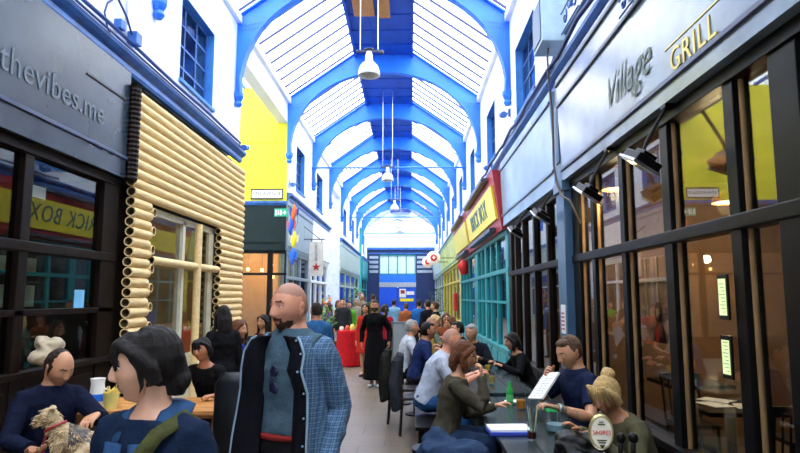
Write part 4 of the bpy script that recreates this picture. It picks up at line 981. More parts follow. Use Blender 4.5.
    if hair not in ('bald', None):
        hm = hadd(None, hair); M2 = MB().join(hm, MH); M2.build('hair' if hair != 'hood' else 'hood', mh if hair != 'hood' else mt, t, 'all', world=False)
    return dict(t=t, hc=hc, MH=MH, S=S, E=E, W=Wr, K=K, A=A, P=P, sp=sp, X=X, hs=hs, s=s, arm=arm_mb, torso=torso, prof=prof, vox=vox, Rl=Rl)
def wp(t, p):  # world point -> person's local frame
    t = t['t'] if isinstance(t, dict) else t
    return Matrix.Rotation(-t.rotation_euler.z, 3, 'Z') @ (V(p) - t.location)
def loc_of(pos, face, p):
    return Matrix.Rotation(-face, 3, 'Z') @ (V(p) - V(pos))
# -- bearded man in the open plaid coat
pos = V((-.62, 3.2, 0)); fc = PI - .42
m1 = person('big man with shaved head and goatee in an open blue plaid coat', pos, fc, 1.865, 'walk', lean=-.02, hy=-.30, hp=.03, skin='pink', hair=None, hairc='brown', beard='goatee', stub=1, lod=0, build=.97, low=.05, neck=.03, hscale=.98,
            top=('slate tee', (.07, .125, .17)), sleeve='none', bottom=('black jeans', (.012, .012, .014)), arms=((-.25, .04, .92), (.22, -.08, .92)), hints=((-.15, -.9, 0), (.1, -.9, 0)))
def coat_open(P, e, mats, gap=.95, low=-.22, top_=.505, flare=.03, name='overshirt', collar=True, twist=0, wid=(0, 0)):
    t = P['t']; s = P['s']; mb = MB(); n = 30
    hs_ = [low * s, -.1 * s, .02 * s, .14 * s, .25 * s, .35 * s, .43 * s, .49 * s, top_ * s]
    def rad(h):
        pr = P['prof']
        for a, b in zip(pr, pr[1:]):
            if a[0] <= h <= b[0]: f = (h - a[0]) / (b[0] - a[0]); return lerp(a[1], b[1], f), lerp(a[2], b[2], f)
        return pr[0][1] + .01, pr[0][2] + .01
    rows = []
    for i, h in enumerate(hs_):
        w_, d_ = rad(h); k = max(0, 1 - i / 4) * flare; row = []
        gp = gap * (1 if h < .3 * s else .8)
        for j in range(n + 1):
            a = PI / 2 + gp / 2 + (2 * PI - gp) * j / n
            ww = max(w_, .16 * s if h < .3 * s else 0) + e + k + .004 * math.sin(a * 9 + i)
            row.append(P['sp'](h, math.cos(a) * ww, math.sin(a) * (max(d_, .11 * s) + e + k)))
        rows.append(row)
    vs = [p for r in rows for p in r]; N = n + 1
    mb.add(vs, [(i * N + j, i * N + j + 1, (i + 1) * N + j + 1, (i + 1) * N + j) for i in range(len(rows) - 1) for j in range(n)])
    o = mb.build(name, mats, t, 'all', world=False, fix=False)
    for p in o.data.polygons:                         # normals outwards
        pass
    bm = bmesh.new(); bm.from_mesh(o.data); c = P['sp'](.2 * s)
    for f in bm.faces:
        if f.normal.dot(f.calc_center_median() - c) < 0: f.normal_flip()
    bm.to_mesh(o.data); bm.free()
    sub = o.modifiers.new('sub', 'SUBSURF'); sub.levels = sub.render_levels = 1
    so_ = o.modifiers.new('sol', 'SOLIDIFY'); so_.thickness = .008; so_.offset = 0; so_.material_offset = 1; so_.material_offset_rim = 2
    return o, rows
def plaid():
    m = mat('blue plaid flannel', (.045, .13, .25), .9, var=.1, vs=20); t = m.node_tree; b = t.nodes['Principled BSDF']; src = b.inputs['Base Color'].links[0].from_socket
    tc = t.nodes.new('ShaderNodeTexCoord')
    for ax, scl, colr in (('X', 13, (.16, .27, .38, 1)), ('Z', 13, (.15, .27, .38, 1)), ('X', 30, (.015, .03, .08, 1)), ('Z', 26, (.015, .03, .08, 1))):
        wv = t.nodes.new('ShaderNodeTexWave'); wv.bands_direction = ax; wv.inputs['Scale'].default_value = scl; wv.inputs['Distortion'].default_value = 1.2; wv.inputs['Detail'].default_value = 1
        wv.inputs['Detail Scale'].default_value = 1
        t.links.new(tc.outputs['Object'], wv.inputs[0]); r = t.nodes.new('ShaderNodeMath'); r.operation = 'GREATER_THAN'; r.inputs[1].default_value = .62; t.links.new(wv.outputs['Fac'], r.inputs[0])
        h = t.nodes.new('ShaderNodeMath'); h.operation = 'MULTIPLY'; h.inputs[1].default_value = .5; t.links.new(r.outputs[0], h.inputs[0])
        mx = t.nodes.new('ShaderNodeMix'); mx.data_type = 'RGBA'; t.links.new(h.outputs[0], mx.inputs[0]); t.links.new(src, mx.inputs[6]); mx.inputs[7].default_value = colr; src = mx.outputs[2]
    t.links.new(src, b.inputs['Base Color']); return m
M_PLAID = plaid(); M_LIN = cloth('black lining', (.008, .009, .014)); M_PIP = cloth('pale blue edging', (.35, .5, .65))
co, rows = coat_open(m1, .026, [M_PLAID, M_LIN, M_PIP], gap=1.75, low=-.24, flare=.035)
# lining side of the coat fronts: narrow on his left, thrown wide open on his right
for sg in (-1, 1):
    edge = [r[0 if sg > 0 else -1] for r in rows]
    edge = [r[i_] for r in rows for i_ in ([0] if (rows[3][0].x > 0) == (sg > 0) else [-1])]
    n = len(edge); vs = []
    for i, p in enumerate(edge):
        f = 1 - i / (n - 1)
        if sg < 0: a_ = p + V((.075, .012, 0)); b_ = p + V((-.03, .035, 0))
        else: a_ = p + V((-.05 - .02 * f, .02, 0)); b_ = p + V((.03 + .11 * f ** .8, .045 - .05 * f, 0))
        m_ = (a_ + b_) / 2 + V((0, .02, 0)); vs += [a_, m_, b_]
    mb = MB().add(vs, [(i * 3 + j_, i * 3 + j_ + 1, i * 3 + j_ + 4, i * 3 + j_ + 3) for i in range(n - 1) for j_ in range(2)])
    o = mb.build('coat_lining', M_LIN, m1['t'], 'all', world=False); o['label'] = 'black lining of the open coat front'; q = o.modifiers.new('s', 'SOLIDIFY'); q.thickness = .01
    MB().tube([vs[i * 3 + 2] for i in range(n)], .0065, 6).tube([vs[0], vs[1], vs[2]], .0065, 6).build('edging', M_PIP, o, 'all', world=False)
    if sg < 0:
        bt = MB()
        for i in range(1, 8): bt.ell(vs[i * 3 + 2] + V((.014, .012, 0)), .006, n=8, k=5)
        bt.build('button', M_PIP, o, 'all', world=False)
for k_, mm_ in ((0, M_PLAID), (1, M_LIN)): sl = MB(); m1['arm'](sl, .019, 1, k_); remesh(sl, .009, 2, .005, 9).build('sleeve', mm_, m1['t'], 'all', world=False)
cl = MB()
for sg in (-1, 1): cl.loft([m1['sp'](.49 * m1['s'], sg * .02, -.085), m1['sp'](.51 * m1['s'], sg * .085, -.05), m1['sp'](.47 * m1['s'], sg * .11, .04), m1['sp'](.40 * m1['s'], sg * .10, .125)], [(.03, .01), (.034, .01), (.034, .01), (.012, .008)], 8)
cl.build('collar', M_PLAID, m1['t'], 'all', world=False)
gm = m1['sp']; s_ = m1['s']
sgl = MB()
for k, zz in enumerate((.345, .265)):
    c = gm(zz * s_, .0, .158 - .006 * k); 
    sgl.ell(c + V((0, .004, 0)), (.024, .006, .030), Matrix.Rotation(.3, 3, 'Y'), 14, 8)
sgl.tube([gm(.37 * s_, .02, .15), gm(.30 * s_, .022, .165), gm(.25 * s_, .02, .16)], .004).tube([gm(.31 * s_, -.012, .163), gm(.30 * s_, .012, .163)], .004)
tag(sgl.build('sunglasses', mat('dark lens', (.01, .012, .04), .06), m1['t'], 'all', world=False), 'dark sunglasses hooked on the neckline')
MB().loft([gm(.05 * s_, -.0, .0), gm(.025 * s_, -.0, .0)], [(.183, .14), (.184, .141)], 28, side=m1['X']).build('red_hem', cloth('red hem', (.3, .03, .03)), m1['t'], 'all', world=False)

# -- young woman in the foreground, head turned left
pos = V((-.80, 1.92, 0)); fc = PI - .25
w1 = person('young dark haired woman in denim jacket with olive bag strap, looking left', pos, fc, 1.655, 'stand', neck=.012, hy=-.98, hp=.08, female=True, skin='pale', hair='updo', hairc='black', lod=0,
            top=('indigo denim', (.01, .022, .055)), coat='denim_jacket', sleeve='long', bottom=('dark jeans', (.012, .016, .03)), build=1.06)
sp = w1['sp']; s_ = w1['s']
M_DEN = cloth('denim collar', (.03, .085, .2)); M_OLV = cloth('olive strap', (.075, .085, .03))
for sg in (-1, 1):
    q = MB().loft([sp(.535 * s_, sg * .012, -.075), sp(.535 * s_, sg * .07, -.045), sp(.50 * s_, sg * .088, .03), sp(.42 * s_, sg * .055, .11)], [(.036, .008), (.04, .008), (.045, .008), (.014, .006)], 10)
    q.build('collar', M_DEN, w1['t'], 'all', world=False)
    MB().loft([sp(.44 * s_, sg * .04, .128), sp(.3 * s_, sg * .05, .142), sp(.1 * s_, sg * .045, .122), sp(-.05 * s_, sg * .045, .14)], [(.03, .006)] * 4, 8, side=w1['X']).build('front_placket', M_DEN, w1['t'], 'all', world=False)
def strap(P, pts, w_, m, name='bag_strap', lab=None, th=.006):
    mb = MB(); mb.loft(pts, [(w_, th)] * len(pts), 8, side=None); return tag(mb.build(name, m, P['t'], 'all', world=False), lab)
pts = []
for k in range(13):
    u = k / 12; x = lerp(-.115, .16, u); h = lerp(.50, .06, u) * s_
    y = .094 + .052 * math.sin(PI * min(1, u * 1.25)); 
    if k == 0: y = .03
    pts.append(sp(h, x, y))
pts = [sp(.36 * s_, -.1, -.125), sp(.46 * s_, -.112, -.085), sp(.505 * s_, -.115, -.01)] + pts[1:]
mb = MB(); vs = []
for i, p in enumerate(pts):
    d_ = (pts[min(i + 1, len(pts) - 1)] - pts[max(i - 1, 0)]).normalized(); out = (p - sp(.3 * s_)); out.z = 0 if i > 3 else out.z; out.normalize(); w_ = d_.cross(out).normalized() * .023
    vs += [p - w_, p + w_, p + w_ + out * .008, p - w_ + out * .008]
fs = []
for i in range(len(pts) - 1):
    for j in range(4): fs.append((i * 4 + j, i * 4 + (j + 1) % 4, i * 4 + 4 + (j + 1) % 4, i * 4 + 4 + j))
mb.add(vs, fs); tag(mb.build('bag_strap', M_OLV, w1['t'], 'all', world=False), 'olive webbing bag strap across the chest')
0 and tag(MB().tube([sp(.5 * s_, -.06, .03), sp(.47 * s_, -.04, .085), sp(.45 * s_, 0, .1), sp(.47 * s_, .04, .085), sp(.5 * s_, .06, .03)], .002).build('necklace', M_METAL, w1['t'], 'all', world=False), 'thin silver necklace')

# -- seated man with the dog, front left
pos = V((-2.60, 4.38, 0)); fc = -PI / 2 - .75
dogp = V((-2.18, 3.92, .67))
def L_(p): return loc_of(pos, fc, p)
m2 = person('seated man in navy jumper looking down at the dog on his lap', pos, fc, 1.76, 'sit', seat=.48, lean=.14, hy=.30, hp=.42, skin='fair', hair='receding', hairc='dark', lod=0, top=('navy jumper', (.008, .012, .035)), bottom=('black trousers', (.01, .01, .012)),
            arms=(L_((-2.12, 4.14, .93)), L_((-2.42, 3.92, .76))), beard=None, hands=(dict(d=L_((-2.13, 3.9, .88)) - L_((-2.12, 4.14, .93)), palm=(0, 0, -1), thumb=(1, 0, 0), curl=.4), dict(palm=(0, .3, 1), thumb=(1, 0, .2), curl=.5)))
# dog
def make_dog():
    t = thing('dog', 'small shaggy tan and grey terrier with a red harness sitting on the seated man\'s lap', 'dog', dogp)
    R = Matrix.Rotation(.5, 3, 'Z'); 
    def W(x, y, z): return dogp + R @ V((x, y, z)) * 1.0
    # faces -x (left) ; body to the right
    b = MB()
    b.loft([W(.17, 0, .06), W(.12, 0, .10), W(.04, 0, .14), W(-.04, 0, .19), W(-.075, 0, .23)], [.045, .085, .085, .075, .052], 16)
    b.loft([W(-.06, 0, .2), W(-.09, 0, .28)], [.055, .05], 12)
    b.ell(W(-.115, 0, .30), (.062, .055, .055)); b.ell(W(-.165, 0, .28), (.035, .03, .026)); b.ell(W(-.19, 0, .288), (.012, .013, .01))
    for s in (-1, 1):
        b.loft([W(-.045, s * .045, .15), W(-.065, s * .05, .07), W(-.08, s * .05, .012), W(-.105, s * .05, .008)], [.036, .026, .02, .018], 10)
        b.loft([W(.12, s * .06, .08), W(.06, s * .085, .06), W(.1, s * .085, .02), W(.04, s * .085, .012)], [.06, .045, .025, .02], 10)
        b.loft([W(-.1, s * .03, .335), W(-.095, s * .05, .355), W(-.09, s * .068, .352)], [(.024, .012), (.018, .01), (.006, .005)], 8)
    b.loft([W(.19, 0, .08), W(.24, 0, .14), W(.23, .01, .2)], [.03, .02, .008], 8)
    o = remesh(b, .0055, 1)
    for i, p in enumerate(o.v):
        q = p * 60; n_ = noise.noise(V((q.x, q.y, q.z * .4))); o.v[i] = p + (p - W(0, 0, .12)).normalized() * .010 * n_ + V((0, 0, -.006 * abs(n_)))
    me = o.build('body', [mat('terrier tan fur', (.42, .28, .13), .8, var=.5, vs=28, bump=.8, bs=120, rgb2=(.62, .5, .32)), mat('terrier grey fur', (.13, .12, .12), .8, var=.5, vs=40, bump=.8, bs=120)], t, 'all')
    for f in me.data.polygons:
        c = R.transposed() @ (V(f.center)); 
        if -.0 < c.x < .14 and c.z > .13 + .03 * noise.noise(c * 30): f.material_index = 1
    rng = random.Random(3); fur = MB()
    for k in range(800):
        p = o.v[rng.randrange(len(o.v))]; nrm = (p - W(.02, 0, .14)).normalized(); d_ = (nrm * .6 + V((rng.uniform(-.4, .4), rng.uniform(-.4, .4), -.7))).normalized(); l_ = rng.uniform(.015, .04)
        fur.loft([p - nrm * .003, p + d_ * l_ * .6 + nrm * .004, p + d_ * l_], [.0035, .0025, .0005], 4)
    fur.build('fur_tufts', mat('terrier long hair', (.55, .4, .22), .8, var=.4, vs=20), t, 'all')['kind'] = 'stuff'
    for s in (-1, 1): MB().ell(W(-.160, s * .026, .318), .010, n=8, k=6).build('eye', M_BMAT, t, 'all')
    MB().ell(W(-.203, 0, .291), (.012, .013, .010)).build('nose', M_BMAT, t, 'all')
    tag(MB().lathe(W(-.075, 0, .235), [(.062, -.007), (.068, -.007), (.068, .007), (.062, .007)], 20, R=Matrix.Rotation(-.5, 3, 'Y')).tube([W(-.12, .03, .2), W(-.14, .04, .12), W(-.13, .04, .03)], .009).build('harness', M_RED, t, 'all'), 'red harness strap')
make_dog()

def wtable(label, x0, x1, y0, y1, z, m, group=None, legs=True, name='table'):
    t = thing(name, label, 'table', ((x0 + x1) / 2, (y0 + y1) / 2, 0), group)
    tp = MB(); n = max(2, round((x1 - x0) / .22)) if (y1 - y0) > (x1 - x0) else max(2, round((y1 - y0) / .2))
    for k in range(n):
        if (y1 - y0) > (x1 - x0): a, b = x0 + (x1 - x0) * k / n, x0 + (x1 - x0) * (k + 1) / n; tp.box(a + .003, b - .003, y0, y1, z - .035, z, b=.004)
        else: a, b = y0 + (y1 - y0) * k / n, y0 + (y1 - y0) * (k + 1) / n; tp.box(x0, x1, a + .003, b - .003, z - .035, z, b=.004)
    tp.box(x0 + .03, x1 - .03, y0 + .1, y0 + .16, z - .08, z - .035).box(x0 + .03, x1 - .03, y1 - .16, y1 - .1, z - .08, z - .035)
    tp.build('tabletop', m, t)
    for x in (x0 + .06, x1 - .06):
        for y in (y0 + .13, y1 - .13): MB().box(x - .03, x + .03, y - .03, y + .03, 0, z - .05, b=.004).build('leg', m, t)
    return t
M_TAB = mat('dark slate table top', (.018, .026, .026), .24, var=.5, vs=5, stretch=(3, 1, 1), bump=.05)
wtable('long dark plank table nearest on the right with glasses and a paper pad', .6, 1.27, 3.06, 5.98, .76, M_TAB, 'long dark tables on the right')
wtable('second long dark plank table further along on the right', .6, 1.27, 6.22, 8.75, .76, M_TAB, 'long dark tables on the right')
wtable('orange wood table top at the bottom left corner by the dog', -3.1, -2.2, 2.75, 3.3, .875, M_ORWOOD, 'orange wood tables on the left')
wtable('orange wood table with jug between the left window and the aisle', -3.15, -1.62, 5.2, 5.9, .76, M_ORWOOD, 'orange wood tables on the left')
wtable('small dark table before the seated group beside the tubes', -2.35, -1.7, 7.0, 7.6, .76, M_TAB)
def bench(label, x0, x1, y0, y1, z=.45, m=None, back=None):
    t = thing('bench', label, 'bench', ((x0 + x1) / 2, (y0 + y1) / 2, 0), 'benches at the tables'); m = m or M_BLACK
    MB().box(x0, x1, y0, y1, z - .04, z, b=.008).build('seat', m, t)
    for y in (y0 + .2, y1 - .2): MB().box(x0 + .03, x1 - .03, y - .04, y + .04, 0, z - .04, b=.005).build('leg', m, t)
    if back: MB().box(back[0], back[1], y0, y1, z, z + .5, b=.02).build('backrest', m, t)
bench('dark bench along the wall side of the nearest right table', 1.48, 1.8, 3.2, 5.9)
bench('dark bench along the wall side of the second right table', 1.48, 1.8, 6.2, 8.7)
bench('dark bench on the aisle side of the second right table', .05, .38, 6.1, 8.7)
bench('dark bench behind the orange table at left', -2.9, -1.7, 6.1, 6.45)
t = thing('stool', 'dark stool under the woman in the olive jacket', 'stool', (.18, 4.95, 0)); MB().cyl((.18, 4.95, .48), (.18, 4.95, .53), .17, n=20).build('seat', M_BLACK, t)
for k in range(4): a = PI / 4 + k * PI / 2; MB().cyl((.18 + .17 * math.cos(a), 4.95 + .17 * math.sin(a), 0), (.18 + .11 * math.cos(a), 4.95 + .11 * math.sin(a), .41), .014, n=8).build('leg', M_BLACK, t)
t = thing('stool', 'low dark stool the man with the dog sits on', 'stool', (-2.60, 4.38, 0)); MB().cyl((-2.60, 4.38, .43), (-2.60, 4.38, .48), .17, n=20).build('seat', M_BLACK, t)
for k in range(4): a = PI / 4 + k * PI / 2; MB().cyl((-2.60 + .17 * math.cos(a), 4.38 + .17 * math.sin(a), 0), (-2.60 + .11 * math.cos(a), 4.38 + .11 * math.sin(a), .41), .014, n=8).build('leg', M_BLACK, t)
M_LEATH = mat('black padded vinyl', (.005, .006, .008), .28, spec=.3, var=.4, bump=.2, bs=12)
for i, (x0, x1, y, z, l) in enumerate([(-1.46, -1.0, 4.55, 1.16, 'behind the man with the plaid coat')]):
    t = thing('padded_chair', 'high backed black padded chair %s' % l, 'chair', ((x0 + x1) / 2, y, 0), 'black padded chairs')
    MB().loft([((x0 + x1) / 2, y, .4), ((x0 + x1) / 2, y, .8), ((x0 + x1) / 2, y + .02, z - .08), ((x0 + x1) / 2, y + .03, z)], [((x1 - x0) / 2, .05), ((x1 - x0) / 2, .06), ((x1 - x0) / 2, .055), ((x1 - x0) / 2 - .05, .02)], 24, side=(1, 0, 0)).build('backrest', M_LEATH, t, 'all')
    MB().box(x0, x1, y - .5, y + .02, .36, .46, b=.03).build('seat', M_LEATH, t)
    for a in (x0 + .05, x1 - .05):
        for b in (y - .45, y - .03): MB().cyl((a, b, 0), (a, b, .37), .018, n=8).build('leg', M_BLACK, t)

def X_(px, D): return at(px, 300, D).x
# olive jacket woman
pos = V((.27, 4.95, 0)); fc = -PI / 2 - .12
q = at(479, 374, 4.82); q2 = at(470, 388, 5.1)
w2 = person('woman in olive jacket and glasses with her hand at her mouth', pos, fc, 1.68, 'sit', seat=.53, lean=.24, hy=.0, hp=.12, female=True, skin='fair', hair='bob', hairc='auburn', lod=0, top=('olive jacket', (.075, .066, .045)), coat='jacket', bottom=('blue jeans', (.02, .04, .09)),
            arms=(loc_of(pos, fc, (.70, 5.05, .84)), loc_of(pos, fc, (.56, 4.80, 1.10))), hints=((0, -.3, -1), (.4, .2, -1)), hands=(dict(palm=(0, 0, -1), thumb=(1, 0, .2), curl=.5), dict(d=(-.1, -.1, 1), palm=(-.2, -1, 0), thumb=(-1, 0, .3), curl=.9)))
tag(MB().lathe(w2['MH'] @ V((0, 0, 0)), [(0, 0)] * 2).tube([w2['MH'] @ V((-.05, .094, .01)), w2['MH'] @ V((-.031, .1, .0)), w2['MH'] @ V((0, .102, .012)), w2['MH'] @ V((.031, .1, .0)), w2['MH'] @ V((.05, .094, .01)), w2['MH'] @ V((.082, .0, .012))], .003).build('glasses', M_BMAT, w2['t'], 'all', world=False), 'dark rimmed glasses') if False else None
gl = MB()
for s in (-1, 1):
    gl.tube([w2['MH'] @ V((s * .033 + .024 * math.cos(a * PI / 6), .098, .007 + .018 * math.sin(a * PI / 6))) for a in range(13)], .0022)
    gl.tube([w2['MH'] @ V((s * .057, .097, .012)), w2['MH'] @ V((s * .082, .04, .012)), w2['MH'] @ V((s * .084, -.02, .008))], .0022)
gl.tube([w2['MH'] @ V((-.01, .099, .012)), w2['MH'] @ V((.01, .099, .012))], .0022); tag(gl.build('eyeglasses', M_BMAT, w2['t'], 'all', world=False), 'dark rimmed glasses')
# bald man in pale tee
pos = V((.17, 6.75, 0)); fc = -PI / 2 - .1
m3 = person('bald man in a pale grey tee leaning forward over the second right table', pos, fc, 1.8, 'sit', seat=.52, lean=.42, hp=.15, hy=.1, skin='pink', hair=None, stub=1, lod=0, top=('pale grey tee', (.5, .56, .68)), sleeve='short', bottom=('bright blue jeans', (.02, .08, .22)),
            arms=(loc_of(pos, fc, (.72, 6.95, .86)), loc_of(pos, fc, (.70, 6.55, .88))), hints=((0, -.3, -1), (.4, -.2, -1)), build=1.05)
# man with newspaper
pos = V((1.46, 5.12, 0)); fc = PI / 2 + .3
ha = V((1.20, 5.20, 1.06)); hb = V((1.12, 4.72, .88))
m5 = person('young man in a navy tee reading a newspaper at the nearest right table', pos, fc, 1.84, 'sit', seat=.49, lean=.16, hp=.34, hy=.1, skin='fair', hair='short', hairc='mid', lod=0, top=('navy tee', (.012, .02, .06)), sleeve='short', bottom=('dark jeans', (.012, .016, .03)),
            arms=(loc_of(pos, fc, hb), loc_of(pos, fc, ha)), hints=((-.6, -.3, -.8), (.6, -.3, -.8)), hands=(dict(palm=(0, 0, -1), thumb=(1, 0, .1), curl=.45), dict(d=(-.35, .8, .5), palm=(-1, 0, 0), thumb=(0, .3, 1), curl=.9)))
wv = m5['W'][0]; el = m5['E'][0]; dd = (wv - el).normalized()
tag(MB().cyl(wv - dd * .035, wv - dd * .012, .034, n=16).ell(wv - dd * .022 + V((0, 0, .034)), (.018, .018, .006)).build('wristwatch', M_METAL, m5['t'], 'all', world=False), 'steel wristwatch')
t = thing('newspaper', 'folded newspaper with a magenta strip held by the man in the navy tee', 'newspaper', (1.1, 5.05, .95))
c0 = V((1.09, 5.04, 1.0)); a1 = V((.075, .02, .10)); a2 = V((.03, -.13, .02)); nn = a1.cross(a2).normalized() * .004
mb = MB()
for k in range(3): o_ = nn * (k - 1) * 1.6; mb.prism([c0 - a1 - a2 + o_, c0 + a1 - a2 + o_ + a1 * .05 * k, c0 + a1 + a2 + o_, c0 - a1 + a2 + o_], nn * .8)
mb.build('pages', M_PAPER, t)
pr = MB(); rr = random.Random(5)
for s_n in (-1, 1):
    for k in range(9):
        for j in range(3):
            u0 = -.85 + k * .19; v0 = -.9 + j * .62; ll = .5 if (k * j) % 4 else .3
            a_ = c0 + a1 * u0 + a2 * v0 + nn * 2.7 * s_n; pr.prism([a_, a_ + a1 * .04, a_ + a1 * .04 + a2 * ll, a_ + a2 * ll], nn * .1 * s_n)
pr.build('print', mat('newsprint ink', (.3, .3, .32), .7), t)
a_ = c0 + a1 * .3 - a2 * .3 + nn * 2.8
MB().prism([a_, a_ + a1 * .25, a_ + a1 * .25 + a2 * .8, a_ + a2 * .8], nn * .15).build('colour_picture', mat('magenta ink', (.5, .05, .22), .6), t)
# blonde woman
pos = V((1.56, 4.12, 0)); fc = PI / 2 + .45
w4 = person('blonde woman with top bun bending low over the nearest table', pos, fc, 1.66, 'sit', lean=.56, hp=.35, hy=.15, female=True, skin='tan', hair='bun', hairc='blonde', lod=0, top=('olive green coat', (.12, .11, .06)), coat='coat', bottom=('black jeans', (.012, .012, .014)),
            arms=(loc_of(pos, fc, (1.16, 3.77, .84)), loc_of(pos, fc, (1.15, 4.27, .82))), hints=((-.5, -.4, -.8), (.5, -.4, -.8)), build=1.08)
hh = MB()
for k in range(10): x = -.065 + k * .0145; hh.loft([w4['MH'] @ V(p) for p in ((x, .07, .10), (x * 1.1, .096 - abs(x) * .4, .06), (x * 1.25, .095 - abs(x) * .5, .01 - .03 * (k % 3)), (x * 1.3, .085 - abs(x) * .5, -.03 - .02 * (k % 2)))], [.013, .009, .006, .002], 6)
hh.build('fringe', mat('hair blonde', HAIRC['blonde']), w4['t'], 'all', world=False)
# man and woman at the far end
m4 = person('grey haired man in a dark jacket at the end of the second table', (X_(474, 9.1), 9.25, 0), PI - .2, 1.74, 'sit', lean=.3, hp=.1, hy=-.4, skin='fair', hair='short', hairc='grey', top=('dark suit', (.015, .017, .025)), coat='jacket', arms=((-.15, .45, .84), (.15, .45, .84)))
w3 = person('dark haired woman in black at the wall side of the second right table', (1.58, 8.1, 0), PI / 2 + .1, 1.62, 'sit', lean=.38, hp=.15, female=True, hair='bob', hairc='black', top=('black knit', (.008, .008, .01)), coat='cardigan', arms=((-.2, .42, .84), (.2, .42, .84)))
# left group
pos = V((-2.02, 6.25, 0)); fc = PI - .1
w5 = person('smiling woman in a black tee leaning over the orange table', pos, fc, 1.66, 'sit', seat=.52, lean=.42, hp=.05, hy=-.15, hr=.12, female=True, skin='tan', hair='updo', hairc='black', lod=0, top=('black tee', (.008, .008, .01)), sleeve='short', arms=(loc_of(pos, fc, (-1.85, 5.75, .8)), loc_of(pos, fc, (-2.5, 5.75, .8))))
person('person with long black hair and black coat seen from behind beside the tubes', (X_(223, 6.9), 6.95, 0), .5, 1.64, 'stand', female=True, hair='long', hairc='black', top=('black coat', (.01, .01, .012)), coat='coat', skirt=.35, bottom=('black coat', (.01, .01, .012)), hp=.1)
person('person in a royal blue hoodie seated beside the tubes', (X_(232, 7.7), 7.7, 0), -PI / 2 - .2, 1.72, 'sit', lean=.15, seat=.56, female=True, hair='long', hairc='auburn', top=('royal blue hoodie', (.03, .04, .4)), arms=((-.2, .38, .84), (.2, .38, .84)))
pos = V((X_(249, 8.6), 8.6, 0)); fc = PI / 2 + .45
person('woman resting her chin on her hand across from the blue hoodie', pos, fc, 1.7, 'sit', lean=.18, seat=.54, female=True, hair='long', hairc='dark', top=('black jacket', (.012, .012, .016)), coat='jacket', arms=((-.05, .26, 1.17), (.2, .35, .84)), hints=((-.5, .3, -1), (.5, -.4, -.6)))
person('dark haired woman between the chin resting woman and the man in the plaid coat', (X_(267, 9.8), 9.8, 0), PI - .5, 1.68, 'sit', lean=.1, seat=.58, female=True, hair='long', hairc='black', top=('maroon top', (.1, .02, .03)))
person('short haired man in a blue top seen over the plaid shoulder', (X_(317, 8.6), 8.6, 0), .6, 1.66, 'stand', skin='fair', hair='short', hairc='dark', top=('mid blue shirt', (.03, .12, .3)))
